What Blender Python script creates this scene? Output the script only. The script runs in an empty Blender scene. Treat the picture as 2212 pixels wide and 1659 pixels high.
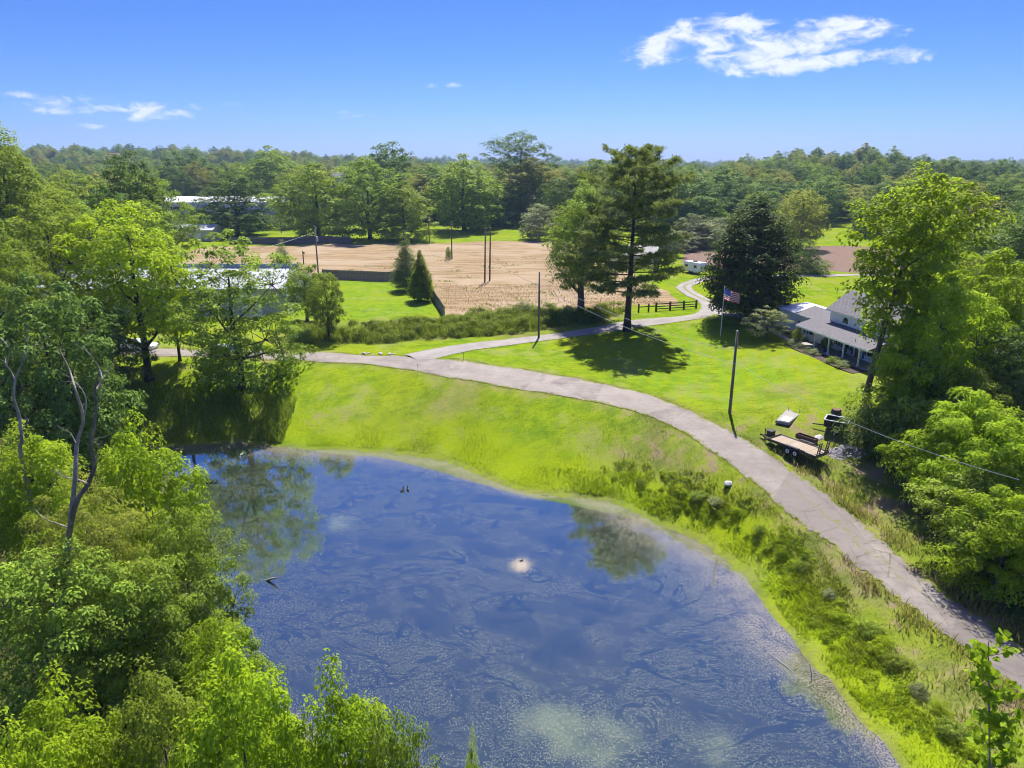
import bpy, bmesh, math, random, bisect
import numpy as np
from mathutils import Vector, Matrix

R = math.radians
scene = bpy.context.scene
COL = scene.collection
random.seed(7)

# ------------------------------------------------------------------ camera
CAM_H, PITCH = 24.0, R(17.0)
FPX = 1536.0                       # focal length in pixels of a 2212 px wide frame
cam_d = bpy.data.cameras.new("camera")
cam_d.sensor_width = 36.0
cam_d.lens = 36.0 * FPX / 2212.0
cam_d.clip_start = 0.5
cam_d.clip_end = 30000.0
cam = bpy.data.objects.new("camera", cam_d)
COL.objects.link(cam)
cam.location = (0, 0, CAM_H)
cam.rotation_euler = (R(90) - PITCH, 0, 0)
scene.camera = cam

# ------------------------------------------------------------------ light and sky
SUN_EL, SUN_AZ = R(58.0), R(10.0)  # azimuth from +Y towards +X
SUN_DIR = Vector((math.sin(SUN_AZ) * math.cos(SUN_EL), math.cos(SUN_AZ) * math.cos(SUN_EL), math.sin(SUN_EL)))
sun_d = bpy.data.lights.new("sun", 'SUN')
sun_d.energy = 5.0
sun_d.angle = R(0.55)
sun_d.color = (1.0, 0.955, 0.88)
sun = bpy.data.objects.new("sun", sun_d)
COL.objects.link(sun)
sun.rotation_euler = SUN_DIR.to_track_quat('Z', 'Y').to_euler()
sun.location = (0, 60, 120)

SKY_STRENGTH = 0.11
world = bpy.data.worlds.new("World")
scene.world = world
world.use_nodes = True
wnt = world.node_tree
wnt.nodes.clear()
world.cycles.sampling_method = 'MANUAL'
world.cycles.sample_map_resolution = 512


class NT:
    """small helper to write node trees"""

    def __init__(self, nt):
        self.nt = nt

    def n(self, t, **kw):
        nd = self.nt.nodes.new(t)
        for k, v in kw.items():
            setattr(nd, k, v)
        return nd

    def put(self, sock, v):
        if v is None:
            return
        if isinstance(v, bpy.types.NodeSocket):
            self.nt.links.new(v, sock)
        elif isinstance(v, (tuple, list)) and len(v) == 3 and sock.type == 'RGBA':
            sock.default_value = (*v, 1)
        else:
            sock.default_value = v

    def math(self, op, a, b=None, c=None, clamp=False):
        nd = self.n('ShaderNodeMath', operation=op, use_clamp=clamp)
        for i, v in enumerate((a, b, c)):
            self.put(nd.inputs[i], v)
        return nd.outputs[0]

    def vmath(self, op, a, b=None):
        nd = self.n('ShaderNodeVectorMath', operation=op)
        self.put(nd.inputs[0], a)
        if b is not None:
            self.put(nd.inputs[1], b)
        return nd.outputs['Value'] if op in ('DOT_PRODUCT', 'LENGTH') else nd.outputs[0]

    def noise(self, vec, scale, detail=4, rough=0.55, dist=0.0):
        nd = self.n('ShaderNodeTexNoise')
        self.put(nd.inputs['Vector'], vec)
        nd.inputs['Scale'].default_value = scale
        nd.inputs['Detail'].default_value = detail
        nd.inputs['Roughness'].default_value = rough
        nd.inputs['Distortion'].default_value = dist
        return nd.outputs[0]

    def ss(self, v, lo, hi, a=0.0, b=1.0):
        nd = self.n('ShaderNodeMapRange', interpolation_type='SMOOTHSTEP')
        self.put(nd.inputs['Value'], v)
        nd.inputs['From Min'].default_value = lo
        nd.inputs['From Max'].default_value = hi
        nd.inputs['To Min'].default_value = a
        nd.inputs['To Max'].default_value = b
        return nd.outputs[0]

    def mix(self, f, a, b, mode='MIX'):
        nd = self.n('ShaderNodeMix', data_type='RGBA', blend_type=mode)
        self.put(nd.inputs[0], f)
        self.put(nd.inputs[6], a)
        self.put(nd.inputs[7], b)
        return nd.outputs[2]

    def attr(self, name):
        nd = self.n('ShaderNodeAttribute', attribute_name=name)
        return nd.outputs['Fac']

    def mapping(self, vec, scale=(1, 1, 1), rot=(0, 0, 0), loc=(0, 0, 0)):
        nd = self.n('ShaderNodeMapping')
        self.put(nd.inputs[0], vec)
        nd.inputs['Location'].default_value = loc
        nd.inputs['Rotation'].default_value = rot
        nd.inputs['Scale'].default_value = scale
        return nd.outputs[0]

    def bump(self, h, strength=0.3, dist=0.1):
        nd = self.n('ShaderNodeBump')
        nd.inputs['Strength'].default_value = strength
        nd.inputs['Distance'].default_value = dist
        self.put(nd.inputs['Height'], h)
        return nd.outputs[0]


def ray(u, v):
    """world direction of a point of the photograph (2212 px wide frame)"""
    dx, dz = (u - 1106) / FPX, (829.5 - v) / FPX
    c, s = math.cos(PITCH), math.sin(PITCH)
    return Vector((dx, c + dz * s, -s + dz * c))


def build_sky():
    T = NT(wnt)
    sky = T.n('ShaderNodeTexSky', sky_type='NISHITA')
    sky.sun_disc = False
    sky.sun_elevation = SUN_EL
    sky.sun_rotation = SUN_AZ
    sky.altitude = 200
    sky.air_density = 1.0
    sky.dust_density = 0.35
    sky.ozone_density = 3.2
    tc = T.n('ShaderNodeTexCoord')
    d = T.vmath('NORMALIZE', tc.outputs['Generated'])
    # clear summer blue: the model's colours, deepened
    sep = T.n('ShaderNodeSeparateColor')
    T.put(sep.inputs[0], sky.outputs[0])
    skyc = T.n('ShaderNodeCombineColor')
    for i, (lin, k, g) in enumerate(((.100, .268, 3.0), (.195, .206, 3.0), (.02, .52, .6))):
        v = T.math('MULTIPLY', sep.outputs[i], SKY_STRENGTH)
        v = T.math('ADD', T.math('MULTIPLY', T.math('POWER', v, g), k / SKY_STRENGTH), T.math('MULTIPLY', v, lin / SKY_STRENGTH))
        T.put(skyc.inputs[i], v)
    # clouds: soft ellipses at fixed directions of the sky, broken up by noise
    blobs = []   # direction, half width, half height (radians), weight

    def seen(u, v, w, h, k=1.0):
        blobs.append((ray(u, v).normalized(), w / FPX, h / FPX, k))

    def mirrored(u, v, w, h, k=1.0):      # what the pond reflects
        r = ray(u, v).normalized()
        blobs.append((Vector((r.x, r.y, -r.z)), w / FPX, h / FPX, k))
    seen(1420, 115, 70, 24); seen(1530, 88, 100, 30); seen(1640, 112, 130, 34); seen(1780, 82, 105, 33, 1.0)
    seen(1880, 60, 80, 18); seen(1600, 42, 60, 20, .8); seen(1935, 119, 85, 15)
    seen(1680, 146, 110, 13, .85); seen(1490, 70, 60, 26, .9)
    seen(132, 226, 62, 17, .95); seen(335, 239, 66, 18, 1.1); seen(40, 202, 42, 6, .6)
    seen(755, 249, 58, 8, .9); seen(965, 185, 50, 8, .8); seen(185, 272, 30, 6, .6); seen(530, 228, 40, 8, .5)
    mirrored(1270, 1600, 115, 55, 1.35); mirrored(1190, 1535, 60, 30, 1.0); mirrored(1100, 1455, 60, 26, .8)
    mirrored(690, 1130, 90, 24, .45); mirrored(1520, 1620, 80, 40, .6)
    cr = np.random.RandomState(5)
    for i in range(7):                    # the same kind of small clouds over the rest of the sky
        az = R(55 + 250 * (i + cr.rand()) / 7.0)
        el = R(cr.uniform(7, 34))
        dv = Vector((math.sin(az) * math.cos(el), math.cos(az) * math.cos(el), math.sin(el)))
        w = cr.uniform(.04, .13)
        blobs.append((dv, w, w * cr.uniform(.2, .35), cr.uniform(.7, 1.0)))
    warp = T.noise(T.mapping(d, scale=(1, 1, 2.6)), 9.0, 3, .6)
    acc = None
    for dv, w, h, k in blobs:
        right = dv.cross(Vector((0, 0, 1))).normalized()
        up = right.cross(dv).normalized()
        M = Matrix((right, up, -dv)).transposed()
        nd = T.n('ShaderNodeMapping', vector_type='TEXTURE')
        T.put(nd.inputs[0], d)
        nd.inputs['Rotation'].default_value = M.to_euler()
        nd.inputs['Scale'].default_value = (w, h, 1e5)
        m = T.ss(T.vmath('LENGTH', nd.outputs[0]), .05, 1.75, k, 0.0)
        acc = m if acc is None else T.math('ADD', acc, m)
    acc = T.math('MINIMUM', acc, 1.25)
    fine = T.noise(T.mapping(d, scale=(1, 1, 2.2)), 26.0, 4, .62, .4)
    big = T.ss(warp, .30, .70, -.42, .36)
    det = T.ss(fine, .28, .72, -.62, .52)
    dens = T.math('ADD', T.math('ADD', acc, big), det)
    mask = T.ss(dens, .34, 1.45)
    mask = T.math('MULTIPLY', mask, T.ss(acc, .08, .40))
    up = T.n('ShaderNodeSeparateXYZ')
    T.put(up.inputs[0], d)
    over = T.noise(T.mapping(d, scale=(1, 1, 1.6)), 3.4, 4, .6)  # added cloud layer overhead, out of view, put in to raise the fill light
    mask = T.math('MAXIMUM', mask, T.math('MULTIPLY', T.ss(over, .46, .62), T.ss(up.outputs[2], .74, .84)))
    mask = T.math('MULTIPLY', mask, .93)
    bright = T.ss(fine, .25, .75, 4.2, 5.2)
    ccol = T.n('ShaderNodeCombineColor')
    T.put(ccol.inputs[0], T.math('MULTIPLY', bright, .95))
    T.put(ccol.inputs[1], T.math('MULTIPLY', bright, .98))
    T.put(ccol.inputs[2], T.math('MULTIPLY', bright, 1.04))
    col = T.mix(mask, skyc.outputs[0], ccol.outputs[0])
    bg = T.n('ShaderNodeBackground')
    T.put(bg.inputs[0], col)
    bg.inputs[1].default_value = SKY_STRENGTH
    out = T.n('ShaderNodeOutputWorld')
    T.nt.links.new(bg.outputs[0], out.inputs[0])


build_sky()

# ------------------------------------------------------------------ exposure and render settings
vs = scene.view_settings
vs.view_transform = 'Standard'
vs.look = 'None'
vs.gamma = 1.0
vs.use_curve_mapping = False
vs.exposure = 1.0
scene.render.engine = 'CYCLES'
cy = scene.cycles
cy.use_denoising = True
cy.denoising_prefilter = 'ACCURATE'
cy.pixel_filter_type = 'BLACKMAN_HARRIS'
cy.filter_width = 1.0
cy.use_adaptive_sampling = True
cy.adaptive_threshold = 0.03
cy.max_bounces = 6
cy.diffuse_bounces = 3
cy.glossy_bounces = 3
cy.transmission_bounces = 4
cy.transparent_max_bounces = 8
cy.volume_bounces = 0
cy.caustics_reflective = False
cy.caustics_refractive = False


# ------------------------------------------------------------------ object helpers
def tag(o, label=None, cat=None, group=None, kind=None):
    if label:
        o["label"] = label
    if cat:
        o["category"] = cat
    if group:
        o["group"] = group
    if kind:
        o["kind"] = kind
    return o


def link(name, data, parent=None, loc=(0, 0, 0), rz=0.0):
    o = bpy.data.objects.new(name, data)
    COL.objects.link(o)
    o.parent = parent
    o.location = loc
    o.rotation_euler = (0, 0, rz)
    return o


def empty(name, loc=(0, 0, 0), rz=0.0, **kw):
    o = link(name, None, None, loc, rz)
    o.empty_display_size = 0.3
    return tag(o, **kw)


def np_mesh(name, verts, faces, mat=None, attrs=None, smooth=False):
    """faces: (n,3) or (n,4) int array"""
    verts = np.asarray(verts, dtype=np.float32)
    faces = np.asarray(faces, dtype=np.int32)
    k = faces.shape[1]
    me = bpy.data.meshes.new(name)
    me.vertices.add(len(verts))
    me.vertices.foreach_set("co", verts.ravel())
    me.loops.add(faces.size)
    me.loops.foreach_set("vertex_index", faces.ravel())
    me.polygons.add(len(faces))
    me.polygons.foreach_set("loop_start", np.arange(0, faces.size, k, dtype=np.int32))
    me.update(calc_edges=True)
    if smooth:
        me.polygons.foreach_set("use_smooth", np.ones(len(faces), dtype=bool))
    for an, av in (attrs or {}).items():
        a = me.attributes.new(an, 'FLOAT', 'POINT')
        a.data.foreach_set("value", np.asarray(av, dtype=np.float32))
    if mat:
        me.materials.append(mat)
    me.validate()
    return me


class MB:
    """collects simple solids, builds ONE mesh object"""

    def __init__(self):
        self.v, self.f = [], []

    def add(self, vs, fs):
        o = len(self.v)
        self.v += [tuple(p) for p in vs]
        self.f += [tuple(i + o for i in f) for f in fs]
        return self

    def box(self, x0, x1, y0, y1, z0, z1, M=None):
        vs = [Vector((x, y, z)) for z in (z0, z1) for y in (y0, y1) for x in (x0, x1)]
        if M:
            vs = [M @ p for p in vs]
        return self.add(vs, [(0, 2, 3, 1), (4, 5, 7, 6), (0, 1, 5, 4), (2, 6, 7, 3), (0, 4, 6, 2), (1, 3, 7, 5)])

    def bar(self, a, b, w, h, up=(0, 0, 1)):
        a, b = Vector(a), Vector(b)
        d = (b - a).normalized()
        s = d.cross(Vector(up))
        s = s.normalized() if s.length > 1e-4 else Vector((1, 0, 0))
        u = s.cross(d).normalized()
        vs = []
        for p in (a, b):
            for i, j in ((-1, -1), (1, -1), (1, 1), (-1, 1)):
                vs.append(p + s * (i * w / 2) + u * (j * h / 2))
        return self.add(vs, [(3, 2, 1, 0), (4, 5, 6, 7), (0, 1, 5, 4), (1, 2, 6, 5), (2, 3, 7, 6), (3, 0, 4, 7)])

    def tube(self, pts, rad, n=8, cap=True):
        pts = [Vector(p) for p in pts]
        if not hasattr(rad, '__len__'):
            rad = [rad] * len(pts)
        vs, fs = [], []
        ref = Vector((.3, .9, .1))
        for i, p in enumerate(pts):
            d = (pts[min(i + 1, len(pts) - 1)] - pts[max(i - 1, 0)]).normalized()
            s = d.cross(ref)
            if s.length < .05:
                s = d.cross(Vector((1, 0, 0)))
            s.normalize()
            t = d.cross(s)
            for k in range(n):
                a = 2 * math.pi * k / n
                vs.append(p + (s * math.cos(a) + t * math.sin(a)) * rad[i])
        for i in range(len(pts) - 1):
            for k in range(n):
                k2 = (k + 1) % n
                fs.append((i * n + k, i * n + k2, (i + 1) * n + k2, (i + 1) * n + k))
        if cap:
            fs.append(tuple(range(n - 1, -1, -1)))
            fs.append(tuple((len(pts) - 1) * n + k for k in range(n)))
        return self.add(vs, fs)

    def prism(self, poly, z0, z1, M=None):
        """poly in XY, extruded in Z"""
        n = len(poly)
        vs = [Vector((x, y, z0)) for x, y in poly] + [Vector((x, y, z1)) for x, y in poly]
        if M:
            vs = [M @ p for p in vs]
        fs = [tuple(range(n - 1, -1, -1)), tuple(range(n, 2 * n))]
        fs += [(i, (i + 1) % n, (i + 1) % n + n, i + n) for i in range(n)]
        return self.add(vs, fs)

    def mesh(self, name, mat, smooth=False):
        me = bpy.data.meshes.new(name)
        me.from_pydata(self.v, [], self.f)
        me.materials.append(mat)
        if smooth:
            me.polygons.foreach_set("use_smooth", np.ones(len(me.polygons), dtype=bool))
        me.update()
        return me

    def build(self, name, mat, parent=None, loc=(0, 0, 0), rz=0.0, bevel=0.0, smooth=False):
        o = link(name, self.mesh(name, mat, smooth), parent, loc, rz)
        if bevel:
            m = o.modifiers.new("bevel", 'BEVEL')
            m.width = bevel
            m.segments = 2
            m.limit_method = 'ANGLE'
        return o


def copy_tree(o, parent=None):
    c = o.copy()
    COL.objects.link(c)
    c.parent = parent
    for ch in list(o.children):
        copy_tree(ch, c)
    return c


# ------------------------------------------------------------------ materials
def new_mat(name):
    m = bpy.data.materials.new(name)
    m.use_nodes = True
    m.node_tree.nodes.clear()
    return m, NT(m.node_tree)


def finish(T, shader):
    out = T.n('ShaderNodeOutputMaterial')
    T.nt.links.new(shader, out.inputs[0])


def plain(name, col, rough=0.6, metal=0.0, spec=0.4, var=0.12, scale=3.0, bump=0.0, stretch=(1, 1, 1), dirt=None):
    m, T = new_mat(name)
    tc = T.n('ShaderNodeTexCoord')
    v = T.mapping(tc.outputs['Object'], scale=stretch)
    n1 = T.noise(v, scale, 5, .6)
    dark = tuple(c * (1 - var) for c in col)
    light = tuple(min(1, c * (1 + var)) for c in col)
    c = T.mix(T.ss(n1, .3, .7), dark, light)
    if dirt:
        n2 = T.noise(v, scale * .35, 4, .7)
        c = T.mix(T.ss(n2, .48, .72, 0, .7), c, dirt)
    p = T.n('ShaderNodeBsdfPrincipled')
    T.put(p.inputs['Base Color'], c)
    p.inputs['Roughness'].default_value = rough
    p.inputs['Metallic'].default_value = metal
    p.inputs['Specular IOR Level'].default_value = spec
    if bump:
        T.put(p.inputs['Normal'], T.bump(n1, bump, .05))
    finish(T, p.outputs[0])
    return m


def leaf_mat(name, col, trans, var=.35, tmix=.42, hue=.012, rough=.5):
    k = 1.82 if name in ('leaf_mid', 'leaf_dark', 'leaf_olive', 'needle') else 1.5
    col = tuple(c * k for c in col)
    trans = tuple(c * (k - .1) for c in trans)
    m, T = new_mat(name)
    lv = T.attr('lv')
    oi = T.n('ShaderNodeObjectInfo')
    lo = tuple(c * (1 - var) for c in col)
    hi = (col[0] * (1 + var * 1.25), col[1] * (1 + var), col[2] * (1 + var * .3))
    c = T.mix(lv, lo, hi)
    hs = T.n('ShaderNodeHueSaturation')
    T.put(hs.inputs['Color'], c)
    T.put(hs.inputs['Hue'], T.ss(oi.outputs['Random'], 0, 1, .5 - hue * 1.3, .5 + hue * .5))
    rv = T.math('FRACT', T.math('MULTIPLY', oi.outputs['Random'], 7.31))
    T.put(hs.inputs['Value'], T.ss(rv, 0, 1, .70, 1.30))
    p = T.n('ShaderNodeBsdfPrincipled')
    T.put(p.inputs['Base Color'], hs.outputs[0])
    p.inputs['Roughness'].default_value = .5
    p.inputs['Specular IOR Level'].default_value = .05
    tr = T.n('ShaderNodeBsdfTranslucent')
    tl = tuple(c * .75 for c in trans)
    th = tuple(c * 1.2 for c in trans)
    T.put(tr.inputs[0], T.mix(lv, tl, th))
    mx = T.n('ShaderNodeMixShader')
    mx.inputs[0].default_value = tmix
    T.nt.links.new(p.outputs[0], mx.inputs[1])
    T.nt.links.new(tr.outputs[0], mx.inputs[2])
    finish(T, mx.outputs[0])
    return m


MAT = {}
MAT['leaf_mid'] = leaf_mat('leaf_mid', (.112, .168, .024), (.20, .26, .02), tmix=.36)
MAT['leaf_dark'] = leaf_mat('leaf_dark', (.064, .112, .024), (.10, .15, .016), tmix=.3)
MAT['leaf_maple'] = leaf_mat('leaf_maple', (.050, .092, .022), (.075, .12, .014), tmix=.28)
MAT['leaf_yellow'] = leaf_mat('leaf_yellow', (.165, .232, .013), (.38, .48, .017), tmix=.42, hue=.002)
MAT['leaf_lime'] = leaf_mat('leaf_lime', (.140, .212, .015), (.34, .45, .016), tmix=.44, hue=.006)
MAT['leaf_grey'] = leaf_mat('leaf_grey', (.165, .195, .095), (.20, .24, .08), tmix=.3)
MAT['leaf_olive'] = leaf_mat('leaf_olive', (.155, .172, .042), (.23, .24, .03), tmix=.34)
MAT['leaf_feather'] = leaf_mat('leaf_feather', (.185, .225, .05), (.33, .38, .04), tmix=.4)
MAT['leaf_conifer'] = leaf_mat('leaf_conifer', (.125, .178, .058), (.16, .21, .04), tmix=.32)
MAT['leaf_cypress'] = leaf_mat('leaf_cypress', (.150, .215, .018), (.22, .29, .016), tmix=.3)
MAT['needle'] = leaf_mat('needle', (.125, .165, .050), (.17, .21, .04), tmix=.34)
MAT['weed'] = leaf_mat('weed', (.130, .180, .026), (.22, .28, .025), tmix=.35)
MAT['weed_mix'] = leaf_mat('weed_mix', (.155, .195, .030), (.25, .30, .03), var=.6, tmix=.35)
MAT['weed_bright'] = leaf_mat('weed_bright', (.185, .255, .012), (.33, .43, .014), tmix=.38)
MAT['weed_dry'] = leaf_mat('weed_dry', (.23, .23, .075), (.30, .29, .07), tmix=.35)
MAT['straw'] = leaf_mat('straw', (.21, .155, .085), (.15, .11, .05), tmix=.2)
MAT['bark'] = plain('bark', (.115, .092, .072), .9, var=.35, scale=6, bump=.6, stretch=(1, 1, .25))
MAT['bark_dark'] = plain('bark_dark', (.065, .052, .042), .9, var=.35, scale=6, bump=.6, stretch=(1, 1, .25))
MAT['bark_pale'] = plain('bark_pale', (.30, .265, .225), .85, var=.3, scale=5, bump=.4, stretch=(1, 1, .3), dirt=(.12, .10, .085))
MAT['bark_weather'] = plain('bark_weather', (.135, .112, .092), .9, var=.4, scale=5, bump=.6, stretch=(1, 1, .3), dirt=(.26, .23, .20))
MAT['pole_wood'] = plain('pole_wood', (.19, .15, .115), .85, var=.25, scale=5, bump=.4, stretch=(1, 1, .08))
MAT['pole_brown'] = plain('pole_brown', (.13, .075, .05), .85, var=.25, scale=5, bump=.4, stretch=(1, 1, .08))
MAT['fence_grey'] = plain('fence_grey', (.155, .145, .135), .9, var=.3, scale=2.5, bump=.3, stretch=(3, 3, .4))
MAT['fence_brown'] = plain('fence_brown', (.085, .06, .045), .85, var=.3, scale=3, bump=.3)
MAT['white_paint'] = plain('white_paint', (.78, .78, .77), .55, var=.04, scale=1.5, dirt=(.66, .65, .61))
MAT['siding'] = plain('siding', (.74, .76, .78), .5, var=.04, scale=1.2, dirt=(.64, .65, .65))
MAT['roof_white'] = plain('roof_white', (.66, .66, .66), .4, var=.04, scale=.6, dirt=(.66, .65, .63))
MAT['roof_metal'] = plain('roof_metal', (.50, .51, .54), .38, metal=.25, var=.06, scale=.7, dirt=(.48, .46, .45))
MAT['roof_old'] = plain('roof_old', (.24, .23, .22), .7, var=.15, scale=.7, dirt=(.17, .15, .14))
MAT['barn_wall'] = plain('barn_wall', (.46, .47, .46), .5, var=.06, scale=.6, dirt=(.36, .35, .32))
MAT['blue_metal'] = plain('blue_metal', (.30, .40, .52), .4, var=.1, scale=1)
MAT['shingle'] = plain('shingle', (.150, .142, .150), .9, var=.22, scale=6, bump=.3)
MAT['glass'] = plain('glass', (.02, .025, .03), .06, spec=.8, var=.2)
MAT['black_steel'] = plain('black_steel', (.018, .018, .020), .45, var=.3, scale=4, dirt=(.05, .04, .035))
MAT['tyre'] = plain('tyre', (.018, .018, .018), .85, var=.2)
MAT['rim'] = plain('rim', (.66, .66, .64), .45, var=.1)
MAT['deck_wood'] = plain('deck_wood', (.33, .265, .195), .85, var=.22, scale=2.5, stretch=(.6, 8, 1), dirt=(.28, .21, .15))
MAT['rust'] = plain('rust', (.13, .07, .05), .85, var=.3)
MAT['concrete'] = plain('concrete', (.29, .275, .25), .9, var=.12, scale=3, bump=.2, dirt=(.22, .20, .17))
MAT['steel'] = plain('steel', (.55, .56, .58), .35, metal=.6, var=.08)
MAT['stone'] = plain('stone', (.42, .41, .39), .9, var=.25, scale=4, bump=.4)
MAT['brick'] = plain('brick', (.20, .115, .095), .9, var=.2, scale=2)
MAT['wire'] = plain('wire', (.10, .10, .10), .5)
MAT['wire_pale'] = plain('wire_pale', (.45, .45, .45), .4, metal=.4)
MAT['galv'] = plain('galv', (.42, .45, .47), .45, metal=.3)
def cloth(name, col):
    m, T = new_mat(name)
    d, t = T.n('ShaderNodeBsdfDiffuse'), T.n('ShaderNodeBsdfTranslucent')
    T.put(d.inputs[0], col)
    T.put(t.inputs[0], col)
    mx = T.n('ShaderNodeMixShader')
    mx.inputs[0].default_value = .5
    T.nt.links.new(d.outputs[0], mx.inputs[1])
    T.nt.links.new(t.outputs[0], mx.inputs[2])
    finish(T, mx.outputs[0])
    return m


MAT['flag_red'] = cloth('flag_red', (.55, .02, .035))
MAT['flag_white'] = cloth('flag_white', (.80, .80, .80))
MAT['flag_blue'] = cloth('flag_blue', (.02, .04, .24))
MAT['car_silver'] = plain('car_silver', (.50, .52, .54), .25, metal=.35, var=.03)
MAT['car_white'] = plain('car_white', (.75, .76, .77), .25, var=.03)
MAT['car_dark'] = plain('car_dark', (.04, .05, .065), .2, var=.05)
MAT['lamp'] = plain('lamp', (.55, .12, .08), .3)
MAT['mulch'] = plain('mulch', (.065, .045, .035), .95, var=.3, scale=8, bump=.6)
MAT['duck'] = plain('duck', (.02, .018, .016), .7, var=.3)
MAT['door'] = plain('door', (.16, .05, .045), .5, var=.1)
MAT['shutter'] = plain('shutter', (.10, .14, .20), .6, var=.1)
MAT['pot'] = plain('pot', (.09, .07, .06), .7)
MAT['petal'] = plain('petal', (.70, .42, .44), .7, var=.25, scale=40)
MAT['petal_white'] = plain('petal_white', (.72, .72, .68), .7, var=.1, scale=40)

# ------------------------------------------------------------------ lie of the land
def sst(lo, hi, x):
    t = np.clip((x - lo) / (hi - lo), 0, 1)
    return t * t * (3 - 2 * t)


def catmull(pts, per=6, closed=False):
    pts = [np.array(p, float) for p in pts]
    n = len(pts)
    out = []
    for i in range(n if closed else n - 1):
        if closed:
            p0, p1, p2, p3 = (pts[(i + k) % n] for k in (-1, 0, 1, 2))
        else:
            p0, p1, p2, p3 = pts[max(i - 1, 0)], pts[i], pts[i + 1], pts[min(i + 2, n - 1)]
        for k in range(per):
            t = k / per
            out.append(.5 * (2 * p1 + (p2 - p0) * t + (2 * p0 - 5 * p1 + 4 * p2 - p3) * t * t + (3 * p1 - p0 - 3 * p2 + p3) * t ** 3))
    if not closed:
        out.append(pts[-1])
    return np.array(out)


def sdist(poly, x, y):
    """signed distance to a closed polygon, positive outside"""
    x = np.asarray(x, float); y = np.asarray(y, float)
    best = np.full(x.shape, 1e18)
    inside = np.zeros(x.shape, bool)
    n = len(poly)
    for i in range(n):
        ax, ay = poly[i]
        bx, by = poly[(i + 1) % n]
        ex, ey = bx - ax, by - ay
        t = np.clip(((x - ax) * ex + (y - ay) * ey) / (ex * ex + ey * ey + 1e-12), 0, 1)
        dd = (x - ax - t * ex) ** 2 + (y - ay - t * ey) ** 2
        best = np.minimum(best, dd)
        c = ((ay > y) != (by > y))
        with np.errstate(divide='ignore', invalid='ignore'):
            xi = ax + (y - ay) * ex / (ey if ey != 0 else 1e-12)
        inside ^= c & (x < xi)
    d = np.sqrt(best)
    return np.where(inside, -d, d)


def ldist(line, x, y):
    """distance to an open polyline"""
    x = np.asarray(x, float); y = np.asarray(y, float)
    best = np.full(x.shape, 1e18)
    for (ax, ay), (bx, by) in zip(line[:-1], line[1:]):
        ex, ey = bx - ax, by - ay
        t = np.clip(((x - ax) * ex + (y - ay) * ey) / (ex * ex + ey * ey + 1e-12), 0, 1)
        best = np.minimum(best, (x - ax - t * ex) ** 2 + (y - ay - t * ey) ** 2)
    return np.sqrt(best)


WATER_Z = -6.2
POND = catmull([(-40.5, 74.1), (-35.4, 75.2), (-31.1, 76.2), (-26.4, 74.9), (-21, 73.9), (-15.7, 73.4), (-10.4, 72.0), (-6.3, 70.1),
                (-2.2, 66.1), (1.9, 62.9), (6.4, 61.9), (10.1, 60.4), (12.9, 56.9), (15.5, 54.3), (17.1, 51.3), (18.2, 47.9), (18.6, 43.8),
                (18.9, 40.0), (19.4, 37.7), (19.9, 35.2), (20.2, 33.0), (20.5, 31.3), (20.6, 29.5), (19.6, 25.6), (14, 24), (5, 25),
                (-3, 26.5), (-8, 29), (-12.5, 32.5), (-17, 36.5), (-22, 42), (-26.5, 49), (-31, 57), (-36, 66)], 4, True)


def slope_base(y):
    """the land falls away towards the dam end"""
    return -4.2 * (1 - sst(32, 76, y))


def land0(x, y, d):
    """land without roads; d is the distance to the pond"""
    base = slope_base(y) + undul(x, y) * sst(3, 14, d)
    base = base + 1.6 * (1 - sst(5.5, 19, ldist([(41.5, 74), (42, 104)], np.where(np.abs(x) < 130, x, 400), y)))
    base = base + 1.3 * np.exp(-((x - 24) / 15) ** 2 - ((y - 112) / 16) ** 2)
    return base


def down(pts):
    """where points given on a level plain really lie, seen along the same lines of sight"""
    pts = np.array(pts, float)
    t = np.ones(len(pts))
    for _ in range(25):
        q = pts * t[:, None]
        t = (CAM_H - land0(q[:, 0], q[:, 1], np.full(len(pts), 20.0))) / CAM_H
    return pts * t[:, None]


def undul(x, y):
    return (.22 * np.sin(x * .11 + 1.3) * np.sin(y * .083 + .4) + .10 * np.sin(x * .31 + y * .17) + .06 * np.sin(x * .53 - y * .61 + 2))


ROAD_NEAR = [(-110, 98), (-80, 95.0), (-60, 92.6), (-46.5, 91.2), (-32.2, 89.1), (-24.1, 87.9), (-16.0, 85.9), (-8.7, 81.8), (-0.3, 77.0), (7.2, 72.9), (12.9, 68.3),
             (15.7, 64.0), (17.4, 58.7), (18.6, 54.7), (19.5, 50.2), (20.3, 45.7), (20.9, 43.7), (21.8, 39.8), (22.4, 37.0), (23.0, 34.0), (23.6, 31.5), (24.4, 27.5), (25.5, 20), (27, 10), (28, 0)]
ROAD_FAR = [(-110, 102), (-80, 99.2), (-60, 96.6), (-48.4, 95.3), (-32.0, 93.6), (-20.7, 91.7), (-15.2, 91.2), (-7.9, 89.4), (-0.4, 85.6), (7.4, 81.0), (12.8, 76.6),
            (16.5, 72.0), (19.7, 65.7), (21.7, 60.4), (22.9, 54.7), (23.9, 50.7), (24.5, 45.7), (24.8, 42.6), (25.0, 38.7), (25.4, 36.5), (26.0, 33.5), (27.0, 29.0), (28.2, 20.5), (30, 10), (31, 0)]
DRIVE = catmull([(-13, 90.0), (-7.0, 95.3), (3.0, 100.6), (13.9, 107.4), (18.5, 110.8), (26.2, 114.4), (32.0, 118.4), (35.6, 123.5), (36.6, 129.3), (35.6, 136.6),
                 (35.6, 146.5), (38.5, 152.6), (45, 159.5), (60, 163), (82, 165), (110, 168)], 6)
SPUR = catmull([(33.5, 121.0), (37.0, 118.4), (40.5, 113.2), (41.6, 108.0)], 6)
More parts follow.
